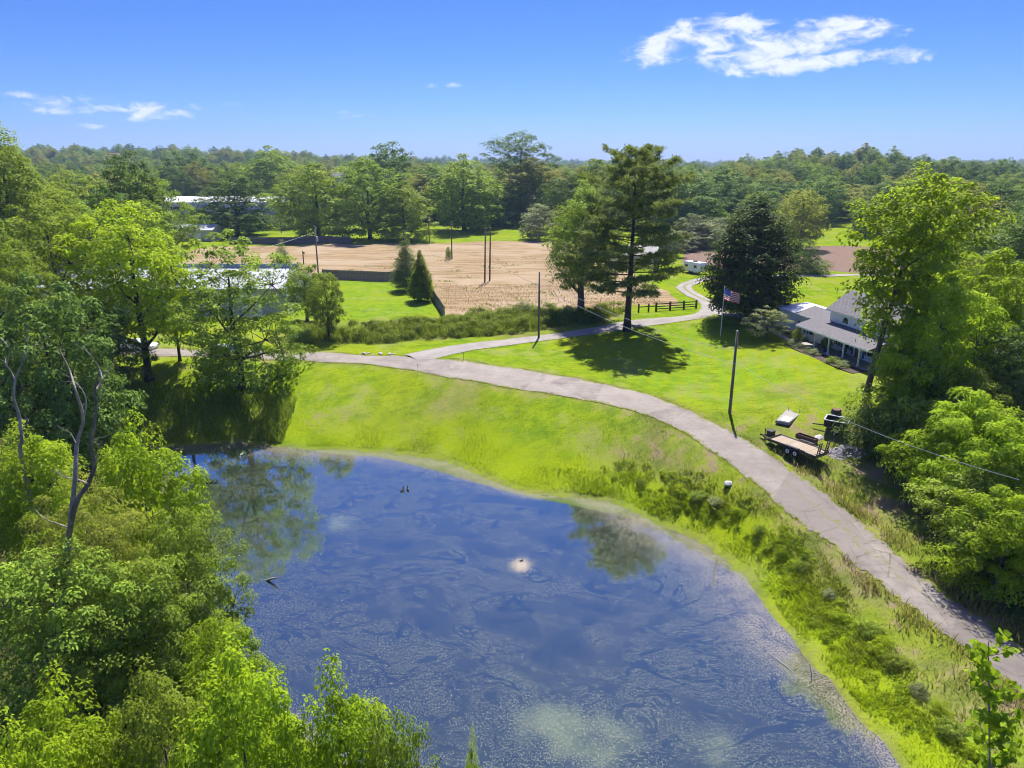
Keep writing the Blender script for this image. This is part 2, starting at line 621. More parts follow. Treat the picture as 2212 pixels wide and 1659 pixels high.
ROAD_NEAR, ROAD_FAR, DRIVE, SPUR = down(ROAD_NEAR), down(ROAD_FAR), down(DRIVE), down(SPUR)
ROAD_MID = (np.array(ROAD_NEAR) + np.array(ROAD_FAR)) / 2
ROAD_POLY = np.vstack([catmull(ROAD_NEAR, 4), catmull(ROAD_FAR, 4)[::-1]])

FIELD = np.array([(-95, 226), (-53, 232), (-20, 239), (12, 243), (28, 240), (25, 205), (29, 165), (31, 140), (30, 123.5), (22, 121.5), (14, 118.5), (5, 120.5),
                  (-11.2, 118.5), (-15.2, 136), (-17.6, 157.4), (-42, 158.2), (-95, 160)])
BARE = np.array([(44, 186), (56, 231), (155, 222), (128, 172), (80, 170.5), (52, 172)])
BED = np.array([(36.9, 87.8), (38.4, 74.9), (45, 74.3), (43.5, 82), (40.5, 90)])


def land(x, y):
    x = np.asarray(x, float); y = np.asarray(y, float)
    near = (np.abs(x) < 130) & (y < 260)
    d = np.full(x.shape, 60.0)
    rd = np.full(x.shape, 60.0)
    if near.any():
        d[near] = sdist(POND, x[near], y[near])
        rd[near] = sdist(ROAD_POLY, x[near], y[near])
    z = land0(x, y, d)
    dp, rp = np.maximum(d, 0), np.maximum(rd - .7, 0)
    rise = np.maximum(np.where(rd < 30, dp / (dp + rp + 1e-6), 0), .7 * np.clip(dp / 13, 0, 1) + .3 * sst(0, 13, dp))
    z = np.where(d > 0, WATER_Z + (z - WATER_Z) * rise, WATER_Z + (z - WATER_Z) * rise * 0 - 1.6 * sst(0, 7, -d) + .0)
    # slow rise behind, and the hills on the skyline
    g = lambda cx, cy, sx, sy, a: a * np.exp(-((x - cx) / sx) ** 2 - ((y - cy) / sy) ** 2)
    z = z + 2.0 * sst(250, 420, y)
    z = z + g(262, 610, 75, 130, 16) + g(-560, 1060, 420, 280, 31) + g(-420, 2500, 700, 600, 30) + g(-1700, 2500, 900, 700, 26)
    z = z + g(700, 3400, 900, 800, 18) + g(1900, 2300, 900, 800, 20) + g(3000, 4200, 1800, 1300, 26) + g(-3200, 4300, 1800, 1400, 30)
    z = z + 6 * sst(2400, 5200, np.hypot(x, y))
    if near.any():
        dr = rd[near]
        dd = np.minimum(ldist(DRIVE, x[near], y[near]) - 1.9, ldist(SPUR, x[near], y[near]) - 1.5)
        zz = z[near]
        zz -= .10 * (1 - sst(-.9, -.1, dr)) + .10 * (1 - sst(-.9, -.1, dd)) * (1 - (dr < 0))
        z[near] = zz
    return z


GRID = {}


def hz(x, y):
    """height of the ground sheet at one place"""
    xs, ys, Z = GRID['xs'], GRID['ys'], GRID['Z']
    i = min(max(bisect.bisect_right(xs, x) - 1, 0), len(xs) - 2)
    j = min(max(bisect.bisect_right(ys, y) - 1, 0), len(ys) - 2)
    fx, fy = (x - xs[i]) / (xs[i + 1] - xs[i]), (y - ys[j]) / (ys[j + 1] - ys[j])
    return float((Z[j, i] * (1 - fx) + Z[j, i + 1] * fx) * (1 - fy) + (Z[j + 1, i] * (1 - fx) + Z[j + 1, i + 1] * fx) * fy)


def hzv(x, y):
    return np.array([hz(a, b) for a, b in zip(x, y)])


def spot(u, v, z=None):
    """the place on the ground that a point of the photograph shows (2212 px wide frame)"""
    r = ray(u, v)
    if z is not None:
        t = (z - CAM_H) / r.z
    else:
        above = lambda q: CAM_H + r.z * q - hz(r.x * q, r.y * q)
        t, step = 8.0, .5
        while above(t + step) > 0 and t < 900:
            t += step
        lo, hi = t, t + step
        for _ in range(20):
            m = (lo + hi) / 2
            lo, hi = (m, hi) if above(m) > 0 else (lo, m)
        t = hi
    return Vector((r.x * t, r.y * t, CAM_H + r.z * t))


def axis(lo, a, b, hi, step, grow):
    mid = list(np.arange(a, b + .01, step))
    up, s, p = [], step, mid[-1]
    while p < hi:
        s *= grow
        p += s
        up.append(min(p, hi))
    dn, s, p = [], step, mid[0]
    while p > lo:
        s *= grow
        p -= s
        dn.append(max(p, lo))
    return np.array(dn[::-1] + mid + up)


def ground_material(field):
    m, T = new_mat("field_cover" if field else "ground_cover")
    tc = T.n('ShaderNodeTexCoord')
    P = tc.outputs['Object']
    a = lambda n: T.attr(n)
    big = T.noise(P, .06, 2, .6)
    mid = T.noise(P, .45, 3, .65)
    fine = T.noise(P, 3.2, 4, .7)
    blade = T.noise(T.mapping(P, scale=(1, .45, 1)), 14.0, 1, .7)
    # lawn
    c = T.mix(T.ss(mid, .32, .68), (.092, .172, .008), (.190, .272, .008))
    c = T.mix(T.ss(big, .40, .68, 0, .75), c, (.225, .262, .009))
    grit = T.noise(T.mapping(P, rot=(0, 0, R(30)), scale=(.55, 1.5, 1)), 1.3, 3, .7)
    c = T.mix(T.ss(grit, .50, .72, 0, .55), c, (.075, .118, .010))
    c = T.mix(T.ss(grit, .48, .30, 0, .45), c, (.240, .262, .020))
    c = T.mix(T.ss(fine, .52, .72, 0, .6), c, (.060, .100, .012))
    c = T.mix(T.ss(blade, .5, .75, 0, .6), c, (.25, .29, .030))
    c = T.mix(T.ss(blade, .48, .3, 0, .5), c, (.055, .10, .008))
    pale = T.noise(P, .17, 3, .7)
    c = T.mix(T.math('MULTIPLY', T.ss(pale, .50, .66), T.ss(fine, .35, .65, .2, .85)), c, (.215, .225, .070))
    # mown strips of the fenced lawn
    wv = T.n('ShaderNodeTexWave', wave_type='BANDS', bands_direction='X')
    T.put(wv.inputs['Vector'], T.mapping(P, rot=(0, 0, R(14))))
    wv.inputs['Scale'].default_value = .17
    wv.inputs['Distortion'].default_value = .6
    c = T.mix(T.math('MULTIPLY', a('mow'), T.ss(wv.outputs[0], .25, .75, 0, .55)), c, (.125, .235, .022))
    # lush grass at the foot of the bank
    c = T.mix(T.math('MULTIPLY', a('lush'), T.ss(mid, .25, .62, .35, 1)), c, (.20, .265, .008))
    # tired, weedy ground
    wd = T.mix(T.ss(mid, .3, .7), (.10, .125, .028), (.205, .185, .07))
    wd = T.mix(T.ss(fine, .5, .72, 0, .8), wd, (.07, .095, .018))
    c = T.mix(T.math('MULTIPLY', a('weedy'), T.ss(pale, .35, .62, .25, 1)), c, wd)
    # bare soil patches
    bare = T.math('MULTIPLY', a('bare'), T.ss(mid, .52, .66))
    c = T.mix(bare, c, (.20, .15, .10))
    edge = T.math('ADD', a('dry'), T.ss(mid, .2, .8, -.25, .25))
    edge2 = T.math('ADD', a('tilled'), T.ss(mid, .2, .8, -.25, .25))
    if field:                    # stubble, or bare tilled soil
        hay = T.noise(T.mapping(P, rot=(0, 0, R(-24)), scale=(.06, .9, 1)), .9, 4, .7)
        hayf = T.noise(T.mapping(P, rot=(0, 0, R(8)), scale=(.5, 1.6, 1)), 1.7, 4, .75)
        f = T.mix(T.ss(hay, .38, .60), (.19, .128, .068), (.325, .247, .15))
        f = T.mix(T.ss(hayf, .45, .7, 0, .8), f, (.28, .205, .10))
        f = T.mix(T.ss(big, .45, .66, 0, .7), f, (.35, .275, .185))
        f = T.mix(T.ss(fine, .58, .74, 0, .7), f, (.12, .075, .04))
        f = T.mix(T.ss(pale, .60, .72, 0, .7), f, (.17, .135, .045))
        b = T.mix(T.ss(hayf, .3, .7), (.155, .105, .08), (.215, .155, .12))
    else:
        f, b = (.28, .20, .12), (.18, .125, .095)
    c = T.mix(T.ss(edge, .35, .65), c, f)
    c = T.mix(T.ss(edge2, .35, .65), c, b)
    # woodland floor
    c = T.mix(T.math('MULTIPLY', a('forest'), T.ss(mid, .2, .55, .4, 1)), c, (.045, .042, .018))
    # wet margin
    mud = T.math('MULTIPLY', a('mud'), T.ss(fine, .25, .6, .3, 1))
    c = T.mix(mud, c, (.12, .115, .055))
    p = T.n('ShaderNodeBsdfPrincipled')
    T.put(p.inputs['Base Color'], c)
    p.inputs['Roughness'].default_value = 1.0
    p.inputs['Specular IOR Level'].default_value = 0.0
    p.inputs['Sheen Weight'].default_value = .35
    p.inputs['Sheen Roughness'].default_value = .5
    T.put(p.inputs['Sheen Tint'], c)
    hgt = T.math('ADD', T.math('MULTIPLY', fine, .7), T.math('MULTIPLY', blade, .4))
    # blades stand upright whatever the slope: lean the shading normal towards the vertical
    nd = T.n('ShaderNodeVectorMath', operation='MULTIPLY_ADD')
    T.put(nd.inputs[0], T.bump(hgt, .9, .25))
    nd.inputs[1].default_value = (.5, .5, .5)
    nd.inputs[2].default_value = (0, 0, .5)
    T.put(p.inputs['Normal'], T.vmath('NORMALIZE', nd.outputs[0]))
    finish(T, p.outputs[0])
    return m


def build_ground():
    xs = axis(-6000, -74, 70, 6000, .8, 1.09)
    ys = axis(-400, 16, 172, 7500, .8, 1.06)
    X, Y = np.meshgrid(xs, ys)
    Z = land(X.ravel(), Y.ravel())
    GRID.update(xs=list(xs), ys=list(ys), Z=Z.reshape(X.shape))
    x, y = X.ravel(), Y.ravel()
    nx, ny = len(xs), len(ys)
    near = (np.abs(x) < 150) & (y < 280)
    full = lambda v=0.0: np.full(x.shape, v)

    def part(fn, default=0.0):
        o = full(default)
        o[near] = fn(x[near], y[near])
        return o
    dpond = part(lambda a, b: sdist(POND, a, b), 80.)
    at = {}
    at['dry'] = part(lambda a, b: 1 - sst(-1.2, 1.2, sdist(FIELD, a, b)))
    at['tilled'] = np.where(np.abs(x) < 200, 1 - sst(-1.5, 1.5, sdist(BARE, x, y)), 0)
    at['mow'] = part(lambda a, b: 1 - sst(-2, 1, sdist([(-37, 112), (-13, 118), (-18, 155), (-40, 156)], a, b)))
    at['mow'] = np.clip(at['mow'] + .55 * part(lambda a, b: 1 - sst(-3, 1, sdist([(6, 88), (20, 70), (33, 66), (37, 80), (35, 106), (14, 103)], a, b))), 0, 1)
    at['mud'] = np.where(dpond < 1.5, .8 * (1 - sst(-.3, .35, dpond)), 0)
    at['lush'] = (sst(.4, 1.2, dpond) * (1 - sst(2.6, 5.5, dpond))) * (y > 24)
    rd = part(lambda a, b: sdist(ROAD_POLY, a, b), 60.)
    right = sst(6, 15, x) * (1 - sst(64, 72, y)) * (rd < 20)
    at['weedy'] = np.clip(right * sst(2.2, 4.5, dpond) * (x < 45) + part(lambda a, b: 1 - sst(-1, 3, sdist([(-34, 98), (4, 103), (18, 112), (20, 119), (4, 121), (-34, 108)], a, b)))
                          + .7 * part(lambda a, b: 1 - sst(0, 5, np.hypot((a - 30) / 1.4, b - 73))) + .9 * (1 - sst(.2, 1.3, np.abs(rd))) + .6 * (1 - sst(1, 6, np.hypot((x + 12) * .45, (y - 77.5) * 1.6))), 0, 1)
    at['bare'] = np.clip(right * sst(3, 4.5, dpond) * (x < 40) * .9 + .8 * (1 - sst(0, .9, np.abs(rd - .2))) + .6 * (1 - sst(0, 5, np.hypot(x + 22, (y - 78) * 1.2))) + .5 * (y > 150) * (y < 172) * (x > 50) * (x < 110), 0, 1)
    at['forest'] = np.clip(sst(305, 330, y) * ~((x / np.maximum(y, 1) > .42) & (x / np.maximum(y, 1) < .49) & (y < 345)) + (1 - sst(-2, 3, sdist([(-400, 60), (-48, 84), (-42, 76), (-42, 66), (-31, 47), (-22, 37), (-12, 28), (0, 22.5), (14, 21), (22, 14), (22, -60), (-400, -60)], x, y)))
                           + (1 - sst(-2, 4, sdist([(33, 10), (33, 44), (34, 56), (36, 64), (47, 72), (52, 92), (75, 120), (140, 130), (400, 60), (400, 0)], x, y))), 0, 1)
    i = np.arange((ny - 1) * (nx - 1))
    r, cidx = i // (nx - 1), i % (nx - 1)
    v0 = r * nx + cidx
    faces = np.stack([v0, v0 + 1, v0 + nx + 1, v0 + nx], 1)
    cx, cyy = x[faces].mean(1), y[faces].mean(1)
    inf = np.zeros(len(faces), bool)
    inb = np.zeros(len(faces), bool)
    sel = (np.abs(cx) < 200) & (cyy < 280)
    inf[sel] = sdist(FIELD, cx[sel], cyy[sel]) < 0
    inb[sel] = sdist(BARE, cx[sel], cyy[sel]) < 0
    gm = {False: ground_material(False), True: ground_material(True)}
    V = np.stack([x, y, Z], 1)
    for nm, msk in (("ground", ~(inf | inb)), ("dry_field", inf), ("tilled_field", inb)):
        f = faces[msk]
        used, inv = np.unique(f, return_inverse=True)
        me = np_mesh(nm, V[used], inv.reshape(f.shape), gm[nm != 'ground'], {k: w[used] for k, w in at.items()}, smooth=True)
        tag(link(nm, me), kind='structure')


build_ground()


# ------------------------------------------------------------------ pond
def water_material():
    m, T = new_mat("pond_surface")
    tc = T.n('ShaderNodeTexCoord')
    P = tc.outputs['Object']
    # floating weed: fine flecks, denser along the margin, parted by winding dark lanes
    big = T.noise(P, .085, 4, .62, 1.2)
    mid = T.noise(P, .34, 4, .6, .6)
    lane = T.noise(T.mapping(P, scale=(1, 1.5, 1)), .16, 3, .5, 1.6)
    lanes = T.math('ABSOLUTE', T.math('SUBTRACT', lane, .5))
    lanem = T.ss(lanes, .003, .022)
    lane2 = T.noise(T.mapping(P, scale=(1, 1.7, 1), loc=(9, 4, 0)), .36, 2, .5, 1.2)
    lanem = T.math('MULTIPLY', lanem, T.ss(T.math('ABSOLUTE', T.math('SUBTRACT', lane2, .5)), .002, .018, .35, 1))
    fl1 = T.noise(T.mapping(P, scale=(1, .8, 1)), 10.0, 3, .65, .3)
    fl2 = T.noise(T.mapping(P, scale=(1, .9, 1), rot=(0, 0, .6)), 19.0, 2, .6)
    fleck = T.math('MAXIMUM', T.ss(fl1, .53, .62), T.ss(fl2, .56, .64))
    edge = T.attr('edge')
    cover = T.ss(T.math('ADD', T.math('MULTIPLY', big, .75), T.math('MULTIPLY', mid, .35)), .40, .60, .22, .80)
    cover = T.math('MULTIPLY', cover, T.ss(lanem, 0, 1, .08, 1))
    wet = T.math('ADD', cover, T.math('MULTIPLY', edge, T.ss(mid, .3, .6, .5, 1.1)), clamp=True)
    weed = T.math('MULTIPLY', fleck, wet, clamp=True)
    weed = T.math('MAXIMUM', weed, T.math('MULTIPLY', T.math('MULTIPLY', edge, edge), T.math('MULTIPLY', T.ss(mid, .34, .60, .45, 1), T.ss(fl1, .42, .56, .06, 1))))
    weed = T.math('MAXIMUM', weed, T.math('MULTIPLY', T.attr('mound'), T.ss(fl1, .25, .55, .6, 1)))
    wcol = T.mix(T.ss(fl2, .35, .65), (.054, .073, .044), (.108, .126, .084))
    wcol = T.mix(edge, wcol, T.mix(T.ss(fl2, .35, .65), (.13, .105, .068), (.24, .20, .14)))
    wcol = T.mix(T.attr('mound'), wcol, (.30, .235, .15))
    deep = T.mix(T.ss(mid, .3, .7), (.017, .026, .015), (.030, .038, .020))
    dif = T.n('ShaderNodeBsdfDiffuse')
    T.put(dif.inputs[0], deep)
    gl = T.n('ShaderNodeBsdfGlossy')
    gl.inputs['Roughness'].default_value = .045
    gl.inputs['Color'].default_value = (.70, .87, .82, 1)
    rip = T.noise(P, 1.6, 3, .6)
    rip2 = T.noise(P, 6.0, 2, .6)
    nb = T.bump(T.math('ADD', rip, T.math('MULTIPLY', rip2, .35)), .03, .05)
    T.put(gl.inputs['Normal'], nb)
    lw = T.n('ShaderNodeLayerWeight')
    lw.inputs['Blend'].default_value = .5
    fac = T.ss(lw.outputs['Facing'], .10, 1.0, .19, .92)
    ws = T.n('ShaderNodeMixShader')
    T.put(ws.inputs[0], fac)
    T.nt.links.new(dif.outputs[0], ws.inputs[1])
    T.nt.links.new(gl.outputs[0], ws.inputs[2])
    vg = T.n('ShaderNodeBsdfPrincipled')
    T.put(vg.inputs['Base Color'], wcol)
    vg.inputs['Roughness'].default_value = .6
    vg.inputs['Specular IOR Level'].default_value = .5
    fs = T.n('ShaderNodeMixShader')
    T.put(fs.inputs[0], T.math('MULTIPLY', weed, .78))
    T.nt.links.new(ws.outputs[0], fs.inputs[1])
    T.nt.links.new(vg.outputs[0], fs.inputs[2])
    finish(T, fs.outputs[0])
    return m


def build_pond():
    xs = np.arange(-46, 25, .5)
    ys = np.arange(20, 80, .5)
    X, Y = np.meshgrid(xs, ys)
    x, y = X.ravel(), Y.ravel()
    d = sdist(POND, x, y)
    nx, ny = len(xs), len(ys)
    i = np.arange((ny - 1) * (nx - 1))
    v0 = (i // (nx - 1)) * nx + i % (nx - 1)
    f = np.stack([v0, v0 + 1, v0 + nx + 1, v0 + nx], 1)
    f = f[(d[f] < .9).all(1)]
    used, inv = np.unique(f, return_inverse=True)
    x, y, d = x[used], y[used], d[used]
    # wider weed margin on the far and on the right shore
    wid = 1.8 + 3.4 * sst(58, 70, y) * (1 - sst(0, 10, x)) + 5.2 * sst(4, 11, x) * sst(27, 44, y)
    edge = 1 - sst(.2, 1, -d / wid)
    mound = 1 - sst(.3, 1.0, np.hypot((x - .7) / 1.2, (y - 49.7) / 1.6))
    me = np_mesh("pond_water", np.stack([x, y, np.full(x.shape, WATER_Z)], 1), inv.reshape(f.shape), water_material(), {'edge': edge, 'mound': mound})
    tag(link("pond_water", me), kind='structure')


build_pond()


# ------------------------------------------------------------------ road and driveway
def road_material(name, gravel):
    m, T = new_mat(name)
    tc = T.n('ShaderNodeTexCoord')
    P = tc.outputs['Object']
    side = T.attr('across')      # -1..1
    near = T.attr('worn')        # 1 on the cracked stretch
    n1 = T.noise(P, .35, 5, .65)
    n2 = T.noise(P, 2.2, 5, .7)
    n3 = T.noise(P, 16, 3, .7)
    if gravel:
        c = T.mix(T.ss(n1, .3, .7), (.235, .215, .195), (.31, .285, .26))
        c = T.mix(T.ss(n3, .45, .7, 0, .55), c, (.16, .145, .13))
    else:
        c = T.mix(T.ss(n1, .3, .7), (.160, .138, .120), (.275, .243, .212))
        c = T.mix(T.ss(n2, .5, .68, 0, .7), c, (.13, .112, .102))
        c = T.mix(T.ss(n3, .5, .72, 0, .5), c, (.255, .23, .215))
        # wheel tracks, along the road
        tr = T.math('ABSOLUTE', T.math('SUBTRACT', T.math('ABSOLUTE', side), .45))
        c = T.mix(T.ss(tr, .02, .28, .30, 0), c, (.245, .22, .20))
        st = T.noise(T.mapping(P, rot=(0, 0, R(-28)), scale=(.14, 1.4, 1)), 1.0, 4, .65)
        c = T.mix(T.ss(st, .52, .70, 0, .5), c, (.135, .112, .104))
    if not gravel:               # repairs of different age
        cell = T.n('ShaderNodeTexVoronoi', feature='F1')
        T.put(cell.inputs['Vector'], T.mapping(P, scale=(1, .55, 1), rot=(0, 0, R(35))))
        cell.inputs['Scale'].default_value = .16
        sc = T.n('ShaderNodeSeparateColor')
        T.put(sc.inputs[0], cell.outputs['Color'])
        c = T.mix(T.ss(sc.outputs[0], .2, .9, 0, .45), c, (.29, .257, .222))
        c = T.mix(T.ss(sc.outputs[1], .55, .95, 0, .5), c, (.125, .108, .098))
    # grass creeping in from the edges, and up the middle seam where it is cracked
    ab = T.math('ABSOLUTE', side)
    rag = T.math('ADD', ab, T.ss(n2, .2, .8, -.22, .22))
    rag = T.math('ADD', rag, T.ss(n1, .2, .8, -.18, .18))
    gr = T.ss(rag, .90, .98)
    seam = T.math('ABSOLUTE', T.math('SUBTRACT', T.math('ADD', side, T.ss(n1, .2, .8, -.35, .35)), .1))
    sm = T.math('MULTIPLY', T.ss(seam, .015, .07, 1, 0), T.math('MULTIPLY', near, T.ss(n2, .40, .58)))
    vor = T.n('ShaderNodeTexVoronoi', feature='DISTANCE_TO_EDGE')
    T.put(vor.inputs['Vector'], T.mix(.12, P, T.n('ShaderNodeTexNoise').outputs[1]))
    vor.inputs['Scale'].default_value = .34
    crack = T.math('MULTIPLY', T.ss(vor.outputs[0], .002, .010, 1, 0), T.math('MULTIPLY', T.ss(near, 0, 1, .2, .8), T.ss(n2, .42, .56)))
    if gravel:
        gr = T.math('MAXIMUM', gr, T.math('MULTIPLY', T.math('MULTIPLY', T.ss(ab, .10, .28, 1, 0), T.attr('median')), T.ss(n2, .35, .55, .3, 1)))
    else:
        c = T.mix(T.math('MULTIPLY', crack, .8), c, (.07, .07, .035))
        gr = T.math('MAXIMUM', gr, sm)
    gcol = T.mix(T.ss(n2, .3, .7), (.10, .135, .020), (.19, .19, .05))
    c = T.mix(gr, c, gcol)
    p = T.n('ShaderNodeBsdfPrincipled')
    T.put(p.inputs['Base Color'], c)
    p.inputs['Roughness'].default_value = .9
    p.inputs['Specular IOR Level'].default_value = .2
    T.put(p.inputs['Normal'], T.bump(T.math('ADD', n3, T.math('MULTIPLY', n2, .6)), .35, .05))
    finish(T, p.outputs[0])
    return m


def strip(name, left, right, cols, lift, mat, attrs_fn):
    left, right = np.array(left), np.array(right)
    n = len(left)
    ts = np.linspace(0, 1, cols)
    P = left[:, None, :] * (1 - ts)[None, :, None] + right[:, None, :] * ts[None, :, None]
    x, y = P[..., 0].ravel(), P[..., 1].ravel()
    crown = .05 * (1 - (2 * np.tile(ts, n) - 1) ** 2)
    # lie on the land around the lowered bed, dipping under the turf at the very edge
    z = land(x, y)
    low = sdist(ROAD_POLY, x, y) if lift == 'road' else np.minimum(ldist(DRIVE, x, y) - 1.9, ldist(SPUR, x, y) - 1.5)
    z = z + .10 * (1 - sst(-.9, -.1, low)) + .03 + crown
    if lift != 'road':
        z = z + .012
    i = np.arange((n - 1) * (cols - 1))
    v0 = (i // (cols - 1)) * cols + i % (cols - 1)
    f = np.stack([v0, v0 + cols, v0 + cols + 1, v0 + 1], 1)
    across = np.tile(2 * ts - 1, n)
    me = np_mesh(name, np.stack([x, y, z], 1), f, mat, dict(across=across, **attrs_fn(x, y)), smooth=True)
    return tag(link(name, me), kind='structure')


def resample(p, step):
    p = np.array(p)
    s = np.r_[0, np.cumsum(np.hypot(*np.diff(p, axis=0).T))]
    q = np.linspace(0, s[-1], max(2, int(s[-1] / step)))
    return np.stack([np.interp(q, s, p[:, 0]), np.interp(q, s, p[:, 1])], 1)


def offset(line, w):
    line = np.array(line)
    d = np.gradient(line, axis=0)
    d /= np.linalg.norm(d, axis=1)[:, None]
    nrm = np.stack([-d[:, 1], d[:, 0]], 1)
    w = np.broadcast_to(np.asarray(w, float), (len(line),))
    return line + nrm * w[:, None], line - nrm * w[:, None]


a_, b_ = catmull(ROAD_NEAR, 22), catmull(ROAD_FAR, 22)
k_ = np.arange(len(a_))
wob = lambda ph: (.5 * np.sin(k_ * .23 + ph) + .35 * np.sin(k_ * .61 + 2 * ph) + .3 * np.sin(k_ * 1.37 + 3 * ph)) * np.interp(a_[:, 1], [30, 60, 80], [.34, .26, .14])
nn_ = (b_ - a_) / np.linalg.norm(b_ - a_, axis=1)[:, None]
a_, b_ = a_ + nn_ * wob(.7)[:, None], b_ + nn_ * wob(2.1)[:, None]
strip("asphalt_road", a_, b_, 9, 'road', road_material("old_asphalt", False), lambda x, y: {'worn': 1 - sst(48, 60, y)})
gravel_mat = road_material("gravel_drive", True)
med = lambda x, y: {'worn': 0 * x, 'median': sst(121, 128, y) * (1 - sst(150, 158, y))}
l_, r_ = offset(resample(DRIVE, .7), np.interp(resample(DRIVE, .7)[:, 1], [90, 95, 110, 122, 130, 168], [2.6, 1.8, 1.9, 2.4, 1.7, 1.6]))
strip("gravel_driveway", l_, r_, 7, 'drive', gravel_mat, med)
l_, r_ = offset(resample(SPUR, .7), 1.5)
o_ = strip("gravel_spur", l_, r_, 5, 'drive', gravel_mat, med)
for v_ in o_.data.vertices:
    v_.co.z += .015


# ------------------------------------------------------------------ trees
def leaf_quads(rng, pos, nrm, L, W, droop=.25, fold=.12):
    """folded two-triangle leaves"""
    n = len(pos)
    nrm = nrm / (np.linalg.norm(nrm, axis=1)[:, None] + 1e-9)
    a = rng.normal(size=(n, 3))
    a[:, 2] -= droop
    a -= nrm * (a * nrm).sum(1)[:, None]
    a /= np.linalg.norm(a, axis=1)[:, None] + 1e-9
    b = np.cross(nrm, a)
    s = rng.uniform(.65, 1.3, n)[:, None]
    L, W = L * s, W * s
    V = np.empty((n, 4, 3))
    V[:, 0] = pos
    V[:, 1] = pos + a * L * .5 + b * W * .5 + nrm * L * fold
    V[:, 2] = pos + a * L
    V[:, 3] = pos + a * L * .5 - b * W * .5 + nrm * L * fold
    i = np.arange(n)[:, None] * 4
    F = np.concatenate([i + np.array([[0, 1, 2]]), i + np.array([[0, 2, 3]])], 0)
    return V.reshape(-1, 3), F


def leaf_obj_mesh(name, rng, pos, nrm, L, W, mat, tone=None, **kw):
    V, F = leaf_quads(rng, pos, nrm, L, W, **kw)
    lv = rng.uniform(0, 1, len(pos))
    if tone is not None:
        lv = np.clip(.55 * lv + .45 * tone, 0, 1)
    return np_mesh(name, V, F, mat, {'lv': np.repeat(lv, 4)})


def spread(rng, cand, n):
    """farthest point choice: an even but irregular spread"""
    n = min(n, len(cand))
    idx = [int(rng.randint(len(cand)))]
    d = ((cand - cand[idx[0]]) ** 2).sum(1) * rng.uniform(.5, 1.5, len(cand))
    for _ in range(n - 1):
        k = int(d.argmax())
        idx.append(k)
        d = np.minimum(d, ((cand - cand[k]) ** 2).sum(1) * rng.uniform(.6, 1.4, len(cand)))
    return cand[idx]


PROF = {
    'round': lambda t: np.sqrt(np.clip(1 - (2 * t - 1) ** 2, 0, 1)) * .98 + .02,
    'dome': lambda t: np.where(t < .3, .72 + .93 * t, np.sqrt(np.clip(1 - ((t - .3) / .7) ** 2, 0, 1))),
    'tall': lambda t: np.clip(np.sin(np.pi * np.clip(t * .93 + .07, 0, 1)) ** .55, .05, 1) * (1 - .25 * t),
    'egg': lambda t: np.clip(1.55 * np.sqrt(np.clip(t + .05, 0, 1)) * (1 - t) ** .45, 0, 1.0),
    'hive': lambda t: np.where(t < .14, .82 + 1.28 * t, np.clip(1 - (np.clip(t - .14, 0, 1) / .86) ** 2.0, 0, 1) ** .62),
    'vase': lambda t: np.clip(.35 + .9 * t, 0, 1) * np.sqrt(np.clip(1 - np.clip((t - .62) / .38, 0, 1) ** 2, 0, 1)),
    'cone': lambda t: np.clip(1.05 * (1 - t) ** .8, .03, 1) * np.clip(.55 + 4 * t, 0, 1),
    'full': lambda t: np.clip(.80 + .5 * t, 0, 1) * np.sqrt(np.clip(1 - np.clip((t - .45) / .55, 0, 1) ** 2.2, 0, 1)),
}


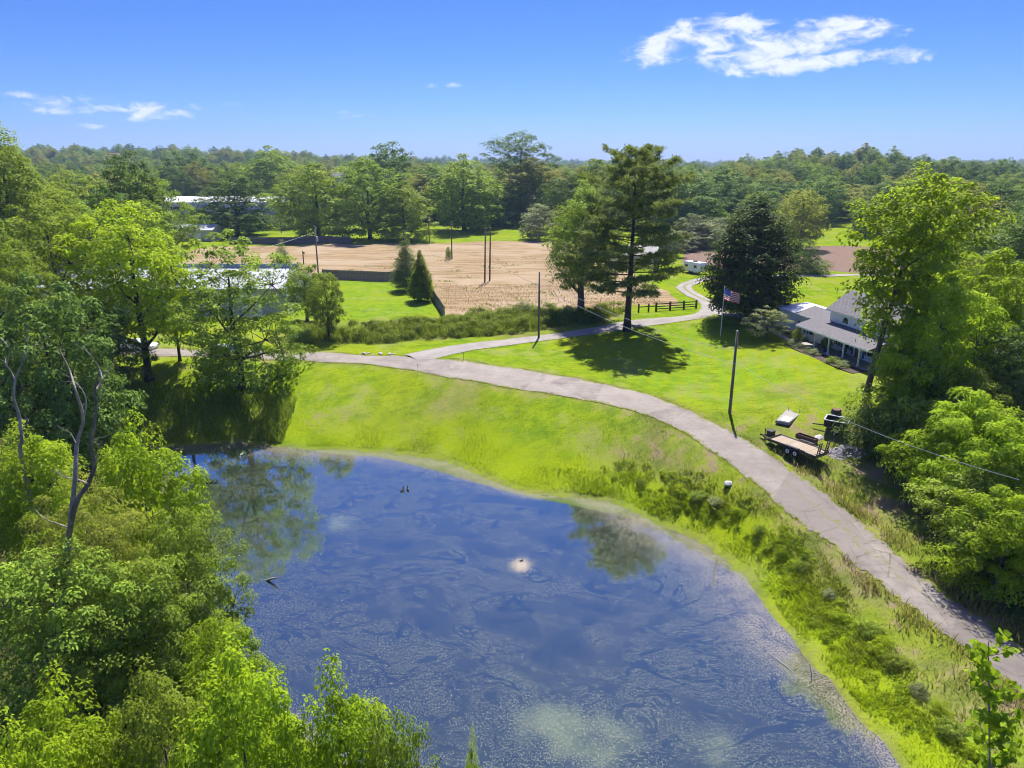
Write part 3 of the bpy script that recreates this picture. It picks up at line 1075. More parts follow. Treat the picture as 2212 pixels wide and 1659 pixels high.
def make_tree(seed, H, base, Rr, prof, ncl, per, leaf, cr, mat, bark, flat=.62, up=.55, inner=.33, trunk=.022, limbs=9, lean=0.0,
              asp=.55, lobe=.22, droop=.25, gaps=0.15, fork=.35, twigs=True):
    """returns (trunk mesh, crown mesh) for a tree H tall standing at the origin"""
    rng = np.random.RandomState(seed)
    m = ncl * 7
    t = rng.uniform(0, 1, m)
    th = rng.uniform(0, 2 * np.pi, m)
    k1, k2 = rng.randint(2, 4), rng.randint(3, 6)
    p1, p2, p3 = rng.uniform(0, 6.28, 3)
    lob = 1 + lobe * np.sin(k1 * th + p1 + 3.1 * t) + lobe * .7 * np.sin(k2 * th + p2 - 5 * t) + lobe * .5 * np.sin(9 * t + p3 + th)
    rad = Rr * PROF[prof](t) * lob * rng.uniform(0, 1, m) ** inner
    top = H - cr * flat * .8
    z = base + (top - base) * t * (1 + .06 * np.sin(2 * th + p2))
    cand = np.stack([rad * np.cos(th) + lean * z / H, rad * np.sin(th), z], 1)
    if gaps:
        g = np.sin(cand[:, 0] * 1.1 + p1) * np.sin(cand[:, 1] * 1.3 + p2) * np.sin(cand[:, 2] * .9 + p3)
        cand = cand[g < 1 - gaps]
    C = spread(rng, cand, ncl)
    n = len(C)
    axisz = np.stack([lean * C[:, 2] / H, 0 * C[:, 2], np.full(n, base + (H - base) * .35)], 1)
    outd = C - axisz
    outd /= np.linalg.norm(outd, axis=1)[:, None] + 1e-6
    crs = cr * rng.uniform(.48, 1.4, n)
    ids = np.repeat(np.arange(n), per)
    dr = rng.normal(size=(n * per, 3))
    dr /= np.linalg.norm(dr, axis=1)[:, None]
    dr[:, 2] = np.where(rng.uniform(0, 1, n * per) < .62, np.abs(dr[:, 2]), dr[:, 2])
    rr = rng.uniform(0, 1, n * per) ** .3
    off = dr * (rr * crs[ids])[:, None]
    spray = rng.uniform(-.25, .85, n)[ids]
    off = off + outd[ids] * ((off * outd[ids]).sum(1) * spray)[:, None]
    off[:, 2] = off[:, 2] * flat - .16 * crs[ids] * rr ** 2
    pos = C[ids] + off
    nr = dr * .85 + outd[ids] * .25 + np.array([0, 0, up]) + rng.normal(size=dr.shape) * .30
    tone = rng.uniform(0, 1, n)[ids]
    crown = leaf_obj_mesh("crown", rng, pos, nr, leaf, leaf * asp, mat, tone, droop=droop)
    # wood
    mb = MB()
    tr = H * trunk
    ztop = base + (H - base) * .72
    zs = [0, .25, 1.0, H * .12, H * .25, H * .4, base + (H - base) * .5, ztop]
    zs = sorted(set(round(min(q, ztop), 2) for q in zs))
    pts, rads = [], []
    for q in zs:
        f = q / H
        wob = .012 * H * math.sin(5 * f + p1)
        pts.append((lean * f + wob * (q > 1), .8 * wob * math.cos(3 * f + p2) * (q > 1), q - (.35 if q == 0 else 0)))
        rads.append(tr * (1.55 if q == 0 else 1.18 if q < .5 else (1 - .78 * q / ztop)))
    mb.tube(pts, rads, 8)
    P = np.array(pts)
    seeds = C[:limbs]
    own = ((C[:, None, :] - seeds[None, :, :]) ** 2).sum(2).argmin(1)
    for k in range(len(seeds)):
        mem = C[own == k]
        if not len(mem):
            continue
        end = mem.mean(0)
        hd = math.hypot(end[0] - lean * end[2] / H, end[1])
        z0 = float(np.clip(end[2] - hd * .85 - .8, max(base * .55, H * fork * .5), ztop - .3))
        i = np.interp(z0, P[:, 2], np.arange(len(P)))
        a = np.array([np.interp(z0, P[:, 2], P[:, 0]), np.interp(z0, P[:, 2], P[:, 1]), z0])
        r0 = max(.03, tr * (1 - .78 * z0 / ztop) * .62)
        mid = a * .45 + end * .55 + np.array([0, 0, -.06 * hd]) + rng.normal(size=3) * .05 * hd
        mb.tube([a, a * .72 + mid * .28 + np.array([0, 0, .02 * hd]), mid, end], [r0, r0 * .85, r0 * .6, r0 * .25], 5, False)
        if twigs:
            for c in mem:
                s = mid if np.linalg.norm(c - mid) < np.linalg.norm(c - end) else end
                mb.tube([s, s * .5 + c * .5 + rng.normal(size=3) * .08, c], [r0 * .32, r0 * .2, .008], 3, False)
    return mb.mesh("trunk", bark, True), crown


def make_pine(seed, H, base, Rr, mat, bark, nb, tufts, needles, nl, nw, tr):
    rng = np.random.RandomState(seed)
    mb = MB()
    pts = [(.10 * math.sin(q * 3), .08 * math.cos(q * 4), q * H - (.3 if q == 0 else 0)) for q in np.linspace(0, 1, 11)]
    mb.tube(pts, [tr * (1.35 if i == 0 else 1.0 - .93 * i / 10) for i in range(11)], 9)
    pos, nor, ton = [], [], []
    for b in range(nb):
        t = (b + rng.rand()) / nb
        z = base + (H - base) * t ** .9
        L = Rr * (np.interp(t, [0, .12, .4, .7, .9, 1], [.7, 1, 1, .86, .56, .16])) * rng.uniform(.55, 1.15)
        th = b * 2.399 + rng.uniform(-.5, .5)
        rise = np.interp(t, [0, .5, 1], [.02, .25, .9]) + rng.uniform(-.1, .1)
        dv = np.array([math.cos(th), math.sin(th), 0])
        a = np.array([0, 0, z])
        q1 = a + dv * L * .5 + np.array([0, 0, L * rise * .4])
        q2 = a + dv * L + np.array([0, 0, L * rise * .7 + .04 * L])
        r0 = max(.03, tr * (1 - .9 * z / H) * .36)
        mb.tube([a, q1, q2], [r0, r0 * .6, r0 * .2], 5, False)
        sd = np.array([-dv[1], dv[0], 0])
        nt = max(3, int(tufts * L / Rr))
        for k in range(nt):
            f = rng.uniform(.30, 1.03) ** .8
            w = (1 - abs(f - .62)) * .38 * L
            s = q1 * 0 + (a * (1 - f) ** 2 + 2 * q1 * f * (1 - f) + q2 * f * f)
            c = s + sd * rng.uniform(-1, 1) * w + np.array([0, 0, rng.uniform(-.05, .28)])
            if k % 2 == 0:
                mb.tube([s, c], [.022, .008], 3, False)
            dd = rng.normal(size=(needles, 3))
            dd[:, 2] += .35
            dd /= np.linalg.norm(dd, axis=1)[:, None]
            pos.append(c + dd * rng.uniform(.0, .42, (needles, 1)) * np.array([1, 1, .6]))
            nor.append(np.cross(dd, rng.normal(size=dd.shape)))
            ton.append(np.full(needles, rng.rand()))
    crown = leaf_obj_mesh("crown", rng, np.concatenate(pos), np.concatenate(nor), nl, nw, mat, np.concatenate(ton), droop=-.25, fold=.04)
    return mb.mesh("trunk", bark, True), crown


M_ = MAT
PROTO = {}


def proto(key, H, Rr, meshes):
    PROTO[key] = (H, Rr, meshes)


# near and middle distance kinds
proto('near_lime', 11, 4.2, make_tree(11, 11, 1.2, 4.2, 'dome', 150, 175, .27, .95, M_['leaf_lime'], M_['bark'], flat=.75, lobe=.26, gaps=.05))
proto('near_green', 11, 4.2, make_tree(12, 11, 1.0, 4.2, 'full', 150, 175, .25, .95, M_['leaf_mid'], M_['bark'], flat=.7, lobe=.28, gaps=.05))
proto('near_dark', 14, 4.6, make_tree(13, 14, 2.0, 4.6, 'dome', 150, 150, .30, 1.0, M_['leaf_dark'], M_['bark_dark'], flat=.7, lobe=.24))
proto('near_feather', 9, 3.6, make_tree(14, 9, 1.5, 3.6, 'dome', 95, 300, .17, 1.15, M_['leaf_feather'], M_['bark'], flat=.5, asp=.4, lobe=.2, gaps=.1))
proto('ailanthus', 10, 4.0, make_tree(15, 10, 1.0, 4.0, 'dome', 110, 190, .36, .95, M_['leaf_lime'], M_['bark'], flat=.62, asp=.34, droop=.9, lobe=.24, up=.4))
proto('elm', 16.5, 5.6, make_tree(16, 16.5, .9, 5.6, 'full', 165, 105, .34, 1.0, M_['leaf_mid'], M_['bark_dark'], flat=.62, lobe=.26, gaps=.34, droop=.8, inner=.55))
proto('yellow', 19, 5.6, make_tree(17, 19, 5.5, 5.6, 'dome', 170, 100, .36, 1.15, M_['leaf_yellow'], M_['bark_dark'], flat=.68, lobe=.24, gaps=.12, inner=.45))
proto('oak_big', 20, 7, make_tree(18, 20, 5.0, 7, 'dome', 190, 95, .38, 1.3, M_['leaf_mid'], M_['bark_dark'], flat=.66, lobe=.22, gaps=.1))
proto('hackberry', 20, 5.2, make_tree(19, 20, 4.6, 5.2, 'tall', 190, 120, .34, 1.15, M_['leaf_mid'], M_['bark'], flat=.72, lobe=.30, gaps=.25, trunk=.03))
proto('tulip', 23, 5.0, make_tree(20, 23, 8.0, 5.0, 'vase', 140, 110, .40, 1.05, M_['leaf_lime'], M_['bark'], flat=.75, lobe=.3, gaps=.42, trunk=.016, lean=3.0, inner=.45))
proto('maple', 17, 5.4, make_tree(21, 17, 1.9, 5.4, 'hive', 260, 130, .38, 1.25, M_['leaf_maple'], M_['bark_dark'], flat=.65, lobe=.10, trunk=.03, up=.75, gaps=0, inner=.26))
proto('small', 7.5, 2.4, make_tree(22, 7.5, 1.6, 2.4, 'round', 75, 120, .22, .68, M_['leaf_mid'], M_['bark'], flat=.75, lobe=.22, trunk=.028))
proto('dogwood', 5, 2.3, make_tree(23, 5, 1.2, 2.3, 'dome', 60, 90, .20, .55, M_['leaf_grey'], M_['bark'], flat=.4, lobe=.18, trunk=.022, gaps=.15))
proto('cone_dense', 10, 2.3, make_tree(24, 10, .7, 2.3, 'cone', 200, 110, .22, .62, M_['leaf_conifer'], M_['bark_dark'], flat=.8, lobe=.10, inner=.28, gaps=0, asp=.3, limbs=6, trunk=.016, twigs=False))
proto('cone_bright', 8.5, 2.1, make_tree(25, 8.5, .6, 2.1, 'cone', 180, 105, .24, .56, M_['leaf_cypress'], M_['bark_dark'], flat=.9, lobe=.10, inner=.28, gaps=0, limbs=6, trunk=.016, twigs=False))
proto('cedar', 8.5, 2.6, make_tree(26, 8.5, .5, 2.6, 'egg', 130, 80, .24, .62, M_['leaf_dark'], M_['bark'], flat=.8, lobe=.16, asp=.35, limbs=6, twigs=False))
proto('pine', 25, 6.6, make_pine(27, 25, 5.0, 6.6, M_['needle'], M_['bark_dark'], 70, 30, 36, .52, .11, .44))
# background kinds, lighter
BG = []
for i_, (pf, mt, lb, gp, fl) in enumerate((('dome', 'leaf_mid', .26, .1, .66), ('full', 'leaf_dark', .22, 0, .7), ('tall', 'leaf_mid', .28, .15, .7), ('round', 'leaf_olive', .2, 0, .7),
                                           ('dome', 'leaf_dark', .3, .2, .6), ('full', 'leaf_mid', .3, .1, .62))):
    key = 'bg%d' % i_
    BG.append(key)
    proto(key, 18, 6, make_tree(40 + i_, 18, 1.3, 6, pf, 120, 115, .50, 1.4, M_[mt], M_['bark_dark'], flat=fl, lobe=lb, gaps=gp, limbs=7, twigs=False))
proto('willow', 9, 4, make_tree(50, 9, .8, 4, 'dome', 90, 70, .46, .95, M_['leaf_grey'], M_['bark'], flat=.7, lobe=.2, limbs=6, twigs=False))
proto('round_pale', 13, 5.2, make_tree(51, 13, 1.6, 5.2, 'round', 120, 65, .46, 1.05, M_['leaf_feather'], M_['bark'], flat=.8, lobe=.10, limbs=6, twigs=False, droop=.9))
proto('oak_open', 30, 9, make_tree(52, 30, 8, 9, 'vase', 120, 75, .62, 1.8, M_['leaf_dark'], M_['bark_dark'], flat=.6, lobe=.3, gaps=.35))
# shrubs
proto('shrub', 2.2, 1.5, make_tree(60, 2.2, .15, 1.5, 'dome', 46, 75, .17, .48, M_['weed'], M_['bark'], flat=.8, lobe=.25, trunk=.03, limbs=5, twigs=False))
proto('shrub_dark', 2.4, 1.5, make_tree(61, 2.4, .12, 1.5, 'dome', 46, 75, .17, .5, M_['leaf_dark'], M_['bark'], flat=.8, lobe=.25, trunk=.03, limbs=5, twigs=False))
proto('shrub_lime', 2.2, 1.5, make_tree(63, 2.2, .1, 1.5, 'full', 50, 70, .20, .42, M_['weed_bright'], M_['bark'], flat=1.0, lobe=.4, trunk=.03, limbs=5, twigs=False, asp=.3))
proto('shrub_grey', 2.0, 1.3, make_tree(62, 2.0, .12, 1.3, 'dome', 40, 75, .15, .45, M_['leaf_grey'], M_['bark'], flat=.8, lobe=.25, trunk=.03, limbs=5, twigs=False))


def plant(key, name, x, y, H, Rr, rz, label=None, cat='tree', group=None, z=None, simple=False):
    H0, R0, (tm, cm) = PROTO[key]
    root = empty(name, (x, y, hz(x, y) if z is None else z), rz, label=label, cat=cat, group=group)
    root.scale = (Rr / R0, Rr / R0, H / H0)
    link("trunk", tm, root)
    link("crown", cm, root)
    return root


RT = random.Random(3)
ORD = ('first', 'second', 'third', 'fourth', 'fifth', 'sixth', 'seventh')


def tree(key, u, vtop, y, wpx, label, name='deciduous_tree', rz=None, cat='tree', group=None):
    """tree at distance y whose top shows at (u, vtop) and whose crown is wpx wide there"""
    r = ray(u, vtop)
    t = y / r.y
    x, ztop = r.x * t, CAM_H + r.z * t
    g = hz(x, y)
    H0, R0, _ = PROTO[key]
    k = y / (FPX * ray(u, min(vtop + 60, 1400)).y)
    Rr = wpx * k / 2 * .92
    return plant(key, name, x, y, ztop - g, Rr, RT.uniform(0, 6.28) if rz is None else rz, label, cat, group)


G_NEAR = 'trees on the near bank of the pond'
tree('near_lime', 285, 922, 43, 225, 'yellow-green tree overhanging the left shore of the pond, behind the forked dead trunk', rz=.3, group=G_NEAR)
tree('near_feather', 165, 1035, 36, 260, 'feathery light green tree around the foot of the forked dead trunk', group=G_NEAR)
tree('near_green', 385, 1115, 37.5, 190, 'mid green tree leaning over the water right of the dead trunk', group=G_NEAR)
tree('near_lime', 45, 935, 45, 230, 'bright green tree at the left edge below the dark round tree', rz=2.1, group=G_NEAR)
tree('near_dark', 75, 608, 58, 270, 'dark green tree at the left edge behind the bleached dead branches', rz=1.0, group=G_NEAR)
tree('near_dark', 150, 760, 62, 160, 'dark tree in shade left of the pond corner, below the yellow tree', rz=4.0, group=G_NEAR)
tree('near_green', 90, 1195, 31.5, 300, 'leafy green tree at the lower left edge, below the feathery tree', rz=.8, group=G_NEAR)
tree('near_green', 290, 1225, 33.5, 230, 'shaded green tree in the gap under the dead trunk', rz=3.7, group=G_NEAR)
tree('near_lime', 470, 1345, 29.5, 220, 'small tree reaching a bright branch over the pond at lower left', rz=5.0, group=G_NEAR)
tree('near_lime', 110, 1490, 20.5, 300, 'bright foreground treetop at the lower left corner', rz=.2, group=G_NEAR)
tree('near_green', 330, 1470, 20.5, 300, 'foreground treetop second from the left along the bottom', rz=2.5, group=G_NEAR)
tree('near_lime', 500, 1425, 20, 330, 'tallest yellow-green foreground treetop along the bottom', rz=4.4, group=G_NEAR)
tree('near_lime', 715, 1470, 20, 280, 'yellow-green foreground treetop beside the water at the bottom', rz=1.2, group=G_NEAR)
tree('near_green', 845, 1555, 19.5, 190, 'rightmost foreground treetop of the bottom row, against the water', rz=3.0, group=G_NEAR)
tree('near_lime', 20, 1590, 17, 300, 'foreground treetop cut by the bottom left corner', rz=3.0, group=G_NEAR)
tree('near_lime', 1020, 1608, 20.5, 75, 'single leafy tip rising from the bottom edge over the water', rz=.5, group=G_NEAR)

# left woods by the road
tree('elm', 485, 508, 84.5, 262, 'open leafy tree on the pond bank in front of the metal barn', rz=.9)
tree('yellow', 262, 428, 84, 255, 'tall yellow-green tree with dark trunk left of the barn')
tree('oak_big', 85, 418, 86, 290, 'broad green tree left of the tall yellow-green tree', rz=2.0)
tree('yellow', 358, 560, 88, 100, 'slender yellow-green tree between the tall yellow tree and the barn tree', rz=2.2)
tree('near_dark', 190, 650, 80, 180, 'dark understory tree beneath the tall yellow-green tree', rz=.4)
tree('oak_big', -60, 470, 72, 230, 'broad green tree cut by the left edge', rz=5.0)
G_L = 'trees behind the left woods'
tree('hackberry', -10, 283, 128, 210, 'tallest tree at the left edge, rising above the skyline', rz=.5, group=G_L)
for i_, (u, v, y, w) in enumerate(((60, 440, 125, 150), (70, 385, 150, 150), (150, 378, 165, 150), (215, 402, 150, 130), (165, 440, 128, 130), (310, 440, 140, 120))):
    tree(RT.choice(BG[:2] + BG[4:]), u, v, y, w, ORD[i_] + ' green tree from the left edge in the crowd behind the yellow-green tree', group=G_L)
tree('bg4', 268, 330, 170, 135, 'tall dark domed tree left of the white building', group=G_L)
tree('bg0', 330, 385, 172, 120, 'green tree whose drooping side meets the white building', group=G_L)

# by the road and the lawns
tree('small', 653, 566, 113, 85, 'small round tree by the barn end, farther of two', rz=1)
tree('small', 700, 588, 101, 80, 'small tree by the ditch with a bare lower trunk, nearer of two', rz=2.5)
tree('cone_dense', 874, 508, 143, 72, 'grey-green cone-shaped conifer at the fence corner', name='conifer')
tree('cone_bright', 906, 543, 131, 62, 'bright green cone-shaped conifer in front of the fence', name='conifer')
tree('cone_dense', 607, 523, 160, 46, 'small conifer in the dry field behind the barn', name='conifer')
tree('hackberry', 1262, 398, 114.5, 165, 'tall leafy tree with thick trunk left of the pine')
r_ = spot(1355, 716)
plant('pine', 'pine_tree', r_.x, r_.y, 25.2, 8.0, .6, 'tall open pine with straight dark trunk beside the driveway', 'tree')
r_ = spot(1616, 690)
plant('maple', 'maple_tree', r_.x, r_.y, 17.8, 6.3, .6, 'dense dark green maple behind the flag', 'tree')
r_ = spot(1655, 735)
plant('dogwood', 'ornamental_tree', r_.x, r_.y, 4.6, 2.5, .6, 'small pale layered tree on the lawn by the blue-shaded wall', 'tree')
r_ = spot(1862, 893)
plant('tulip', 'deciduous_tree', r_.x, r_.y, 22.8, 4.7, .1, 'tall yellow-green tree with long bare trunk in front of the house', 'tree')

# right hand woods
G_R = 'woods right of the lawn'
tree('tulip', 2050, 468, 84, 120, 'bright leafy tree just right of the tall tree before the house', rz=2.0, group=G_R)
tree('ailanthus', 2150, 545, 72, 230, 'large green tree at the right edge level with the house roof', rz=1.0, group=G_R)
tree('near_lime', 2060, 588, 64, 215, 'bright yellow-green tree hiding the near end of the house', rz=.2, group=G_R)
tree('near_lime', 1985, 735, 64, 130, 'lower yellow-green tree at the foot of the bright tree by the house', rz=3.2, group=G_R)
tree('ailanthus', 2115, 848, 51, 235, 'tree with drooping compound leaves beside the road', rz=.4, group=G_R)
tree('ailanthus', 2205, 905, 47, 260, 'yellow-tinged drooping tree at the right edge above the road', rz=2.2, group=G_R)
tree('near_green', 2150, 1010, 46, 230, 'green tree over the shaded road edge at right', rz=3.3, group=G_R)
tree('ailanthus', 2195, 1065, 42, 210, 'lowest drooping tree shading the nearest stretch of road', rz=5.1, group=G_R)
tree('near_lime', 2225, 1085, 44, 210, 'bright tree at the right edge nearest the road', rz=1.3, group=G_R)
tree('near_dark', 2150, 640, 78, 210, 'dark tree deep in the right hand woods', rz=1.3, group=G_R)
tree('near_dark', 2215, 700, 62, 200, 'dark tree at the right edge behind the drooping trees', rz=4.3, group=G_R)
tree('near_green', 2090, 800, 60, 170, 'shaded green tree between the bright tree and the drooping tree', rz=5.3, group=G_R)
for i_, (u, v, y, w) in enumerate(((2100, 600, 98, 160), (2190, 610, 100, 180), (2240, 560, 92, 200), (2290, 640, 70, 220))):
    tree(RT.choice(('oak_big', 'hackberry', 'near_dark')), u, v, y, w, ORD[i_] + ' leafy tree towards the right edge in the depth of the right hand woods', group=G_R)
tree('shrub', 1935, 830, 63, 150, 'tall bush at the foot of the trunk before the house', name='bush', cat='bush', rz=1)
tree('shrub_dark', 1905, 880, 60, 120, 'dark bush behind the gravel heap', name='bush', cat='bush', rz=2)
tree('shrub', 1985, 850, 58, 130, 'green bush right of the dark bush', name='bush', cat='bush', rz=4)

# trees round the far lawns and fields
G_F = 'trees along the far edge of the dry field'
for key, u, v, y, w, lab in (
        ('bg4', 500, 372, 262, 150, 'dark dome-shaped tree before the long white building'), ('bg2', 580, 319, 410, 135, 'tall green tree right of the dark dome-shaped tree'),
        ('bg0', 676, 354, 247, 150, 'round green tree behind the pole with the transformer'), ('bg5', 790, 344, 247, 150, 'green tree with two humps on the far lawn'),
        ('bg0', 868, 398, 246, 125, 'lower green tree beside the two-humped tree'), ('bg4', 838, 308, 330, 120, 'dark tree rising above the skyline left of centre'),
        ('bg2', 1000, 338, 280, 170, 'large light green tree on the far lawn'), ('bg5', 1064, 384, 300, 110, 'green tree right of the large light green tree'),
        ('oak_open', 1125, 290, 325, 150, 'tall open-crowned oak rising highest on the skyline'), ('bg3', 1150, 344, 312, 140, 'olive vine-hung tree below the tall oak'),
        ('bg1', 925, 362, 322, 130, 'dark green tree between the two-humped tree and the light tree'), ('willow', 1166, 440, 247, 85, 'small silvery tree at the field edge'),
        ('bg1', 393, 328, 425, 115, 'dark tree above the long white building'), ('bg0', 1290, 345, 290, 130, 'green tree above the leafy tree by the driveway'),
        ('bg1', 1230, 372, 270, 120, 'dark tree between the silvery tree and the pine'), ('bg4', 1500, 372, 265, 130, 'dark green tree right of the pine'),
        ('bg1', 1572, 362, 300, 150, 'large green tree above the maple'), ('bg0', 1440, 392, 280, 110, 'green tree behind the pine top'),
        ('bg4', 1640, 420, 262, 110, 'dark rounded tree above the right of the maple'), ('round_pale', 1740, 408, 216, 118, 'round pale yellow-green tree by the tilled field'),
        ('bg2', 2000, 435, 200, 150, 'tall green tree behind the tree before the house'), ('bg3', 2085, 395, 175, 150, 'olive tree in the right distance'),
        ('bg4', 2150, 395, 185, 130, 'dark tree beside the olive tree at right'), ('bg0', 2180, 470, 130, 170, 'pale green tree at the right edge'),
        ('bg3', 1850, 400, 330, 120, 'olive tree beyond the right hand lawn'), ('bg1', 1930, 420, 260, 130, 'dark green tree behind the tall tree before the house')):
    tree(key, u, v, y, w, lab, group=G_F)
tree('cedar', 1742, 515, 168, 68, 'dark cedar standing in the tilled field', name='cedar_tree')
tree('shrub_dark', 1768, 556, 166, 60, 'low dark bush beside the cedar', name='bush', cat='bush')
tree('shrub', 487, 474, 255, 52, 'round clipped bush by the far fence', name='bush', cat='bush')
for i_, (u, v, y, w) in enumerate(((380, 470, 262, 60), (430, 448, 285, 70), (560, 462, 285, 70), (620, 465, 285, 60), (735, 470, 275, 60))):
    tree('shrub_dark', u, v, y, w, ORD[i_] + ' bush from the left in the thicket before the white warehouse', name='bush', cat='bush', group='thicket before the white building')
for i_, (u, v, y, w) in enumerate(((1440, 490, 200, 80), (1470, 500, 215, 90), (1500, 462, 225, 80), (1530, 480, 222, 90), (1560, 470, 240, 90))):
    tree('willow', u, v, y, w, ORD[i_] + ' bushy grey-green tree from the pine towards the maple, beyond the camper', group='bushy trees beyond the camper')


# ------------------------------------------------------------------ woods in the distance
def scatter(rng, n_try, x0, x1, y0, y1, gap, ok):
    pts = []
    cell = {}
    for _ in range(n_try):
        y = math.sqrt(rng.uniform(y0 * y0, y1 * y1))
        x = rng.uniform(x0, x1) * y
        if not ok(x, y):
            continue
        k = (int(x // gap), int(y // gap))
        near = [p for i in (-1, 0, 1) for j in (-1, 0, 1) for p in cell.get((k[0] + i, k[1] + j), ())]
        if any((p[0] - x) ** 2 + (p[1] - y) ** 2 < gap * gap for p in near):
            continue
        cell.setdefault(k, []).append((x, y))
        pts.append((x, y))
    return pts


def wooded(x, y):
    q = x / y
    if abs(q + .234) < .02:
        return False                      # the white house beyond
    if .425 < q < .487 and y < 335:
        return False                      # open lawn seen between the trees
    if -.50 < q < -.31 and y < 385:
        return False                      # white building and shed
    if -.50 <= q < .17 and y < 306:
        return False
    if .17 <= q < .6 and y < 245:
        return False
    return True


G_W = 'trees of the wood beyond the fields'
rs_ = random.Random(21)
woods = scatter(rs_, 9000, -.80, .82, 262, 360, 14.0, wooded)
side = scatter(rs_, 3000, -.82, -.50, 135, 262, 13.0, lambda x, y: True) + scatter(rs_, 3000, .60, .84, 118, 262, 13.5, lambda x, y: not (x < 118 and 168 < y < 232))
side += scatter(rs_, 800, .50, .60, 240, 262, 12, lambda x, y: True)
for x, y in (woods + side)[:290]:
    key = rs_.choice(BG + ['bg0', 'bg1', 'bg4'])
    h = rs_.uniform(10.5, 21.5) if y > 250 else rs_.uniform(10, 18)
    plant(key, 'woodland_tree', x, y, h, h * rs_.uniform(.34, .50), rs_.uniform(0, 6.28),
          'green tree in the wood beyond the fields' if y > 261 else 'green tree in the belt of woods beside the fields', 'tree', G_W if y > 261 else 'belt of woods beside the fields')


def far_woods():
    rng = np.random.RandomState(9)
    P, S = [], []
    for y0, y1, gap, n in ((352, 560, 12.0, 1700), (560, 1000, 15.0, 3600), (1000, 2300, 24, 8000), (2300, 5600, 48, 10000)):
        y = np.sqrt(rng.uniform(y0 ** 2, y1 ** 2, n))
        x = rng.uniform(-.86, .86, n) * y
        clear = np.sin(x * .0062 + 1.7) * np.sin(y * .0071 + .6) + .35 * np.sin(x * .021 + y * .013)
        q = x / y
        keep = (clear < .86) & ~((q > -.50) & (q < -.31) & (y < 392)) & ~((np.abs(x + 535) < 34) & (np.abs(y - 1000) < 50))
        keep &= ~((np.abs(x / y + .234) < .018) & (y < 490))
        x, y = x[keep], y[keep]
        P.append(np.stack([x, y, land(x, y)], 1))
        S.append(np.where(rng.uniform(0, 1, len(x)) < .18, rng.uniform(1.0, 1.35, len(x)), rng.uniform(.5, 1.0, len(x))) * (1 + .25 * (y0 > 2000)))
    P, S = np.concatenate(P), np.concatenate(S)
    me = bpy.data.meshes.new("distant_woods")
    me.vertices.add(len(P))
    me.vertices.foreach_set("co", P.astype(np.float32).ravel())
    for nm, tp, val in (('scl', 'FLOAT', S), ('rot', 'FLOAT', rng.uniform(0, 6.28, len(P))), ('wide', 'FLOAT', rng.uniform(.85, 1.3, len(P)))):
        a = me.attributes.new(nm, tp, 'POINT')
        a.data.foreach_set("value", val.astype(np.float32))
    a = me.attributes.new('pick', 'INT', 'POINT')
    a.data.foreach_set("value", rng.randint(0, 5, len(P)).astype(np.int32))
    ob = link("distant_woods", me)
    tag(ob, 'hazy blue-green woods covering the hills to the skyline', 'woods', kind='stuff')
    ng = bpy.data.node_groups.new("distant_woods", 'GeometryNodeTree')
    ng.interface.new_socket("Geometry", in_out='INPUT', socket_type='NodeSocketGeometry')
    ng.interface.new_socket("Geometry", in_out='OUTPUT', socket_type='NodeSocketGeometry')
    N, L = ng.nodes, ng.links
    gi, go = N.new('NodeGroupInput'), N.new('NodeGroupOutput')
    pts = N.new('GeometryNodeMeshToPoints')
    L.new(gi.outputs[0], pts.inputs[0])
    join = N.new('GeometryNodeJoinGeometry')
    crowns = {}
    for o in COL.objects:
        if o.name.startswith('crown') and o.data not in crowns.values():
            crowns[o.data.name] = o.data
    src = [next(o for o in COL.objects if o.data == PROTO[k][2][1]) for k in ('bg0', 'bg1', 'bg2', 'bg4', 'bg3')]
    for o in src:
        oi = N.new('GeometryNodeObjectInfo')
        oi.inputs[0].default_value = o
        oi.inputs['As Instance'].default_value = True
        L.new(oi.outputs['Geometry'], join.inputs[0])
    iop = N.new('GeometryNodeInstanceOnPoints')
    L.new(pts.outputs[0], iop.inputs['Points'])
    L.new(join.outputs[0], iop.inputs['Instance'])
    iop.inputs['Pick Instance'].default_value = True

    def named(nm, tp):
        n = N.new('GeometryNodeInputNamedAttribute')
        n.data_type = tp
        n.inputs[0].default_value = nm
        return n.outputs[0]
    L.new(named('pick', 'INT'), iop.inputs['Instance Index'])
    cx = N.new('ShaderNodeCombineXYZ')
    L.new(named('rot', 'FLOAT'), cx.inputs[2])
    L.new(cx.outputs[0], iop.inputs['Rotation'])
    sc = N.new('ShaderNodeCombineXYZ')
    mu = N.new('ShaderNodeMath'); mu.operation = 'MULTIPLY'
    s_ = named('scl', 'FLOAT')
    L.new(s_, mu.inputs[0])
    L.new(named('wide', 'FLOAT'), mu.inputs[1])
    L.new(mu.outputs[0], sc.inputs[0]); L.new(mu.outputs[0], sc.inputs[1]); L.new(s_, sc.inputs[2])
    L.new(sc.outputs[0], iop.inputs['Scale'])
    L.new(iop.outputs[0], go.inputs[0])
    md = ob.modifiers.new("woods", 'NODES')
    md.node_group = ng


far_woods()


# ------------------------------------------------------------------ summer haze
def haze():
    m = bpy.data.materials.new("haze_air")
    m.use_nodes = True
    T = NT(m.node_tree)
    T.nt.nodes.clear()
    v = T.n('ShaderNodeVolumePrincipled')
    v.inputs['Color'].default_value = (.46, .68, 1.0, 1)
    v.inputs['Density'].default_value = HAZE
    v.inputs['Anisotropy'].default_value = .1
    out = T.n('ShaderNodeOutputMaterial')
    T.nt.links.new(v.outputs[0], out.inputs['Volume'])
    me = MB().box(-6100, 6100, -450, 7600, -8, 215).mesh("haze", m)
    tag(link("haze", me), 'thin pale blue haze over the whole land', 'haze', kind='stuff')


HAZE = 0.00014
haze()


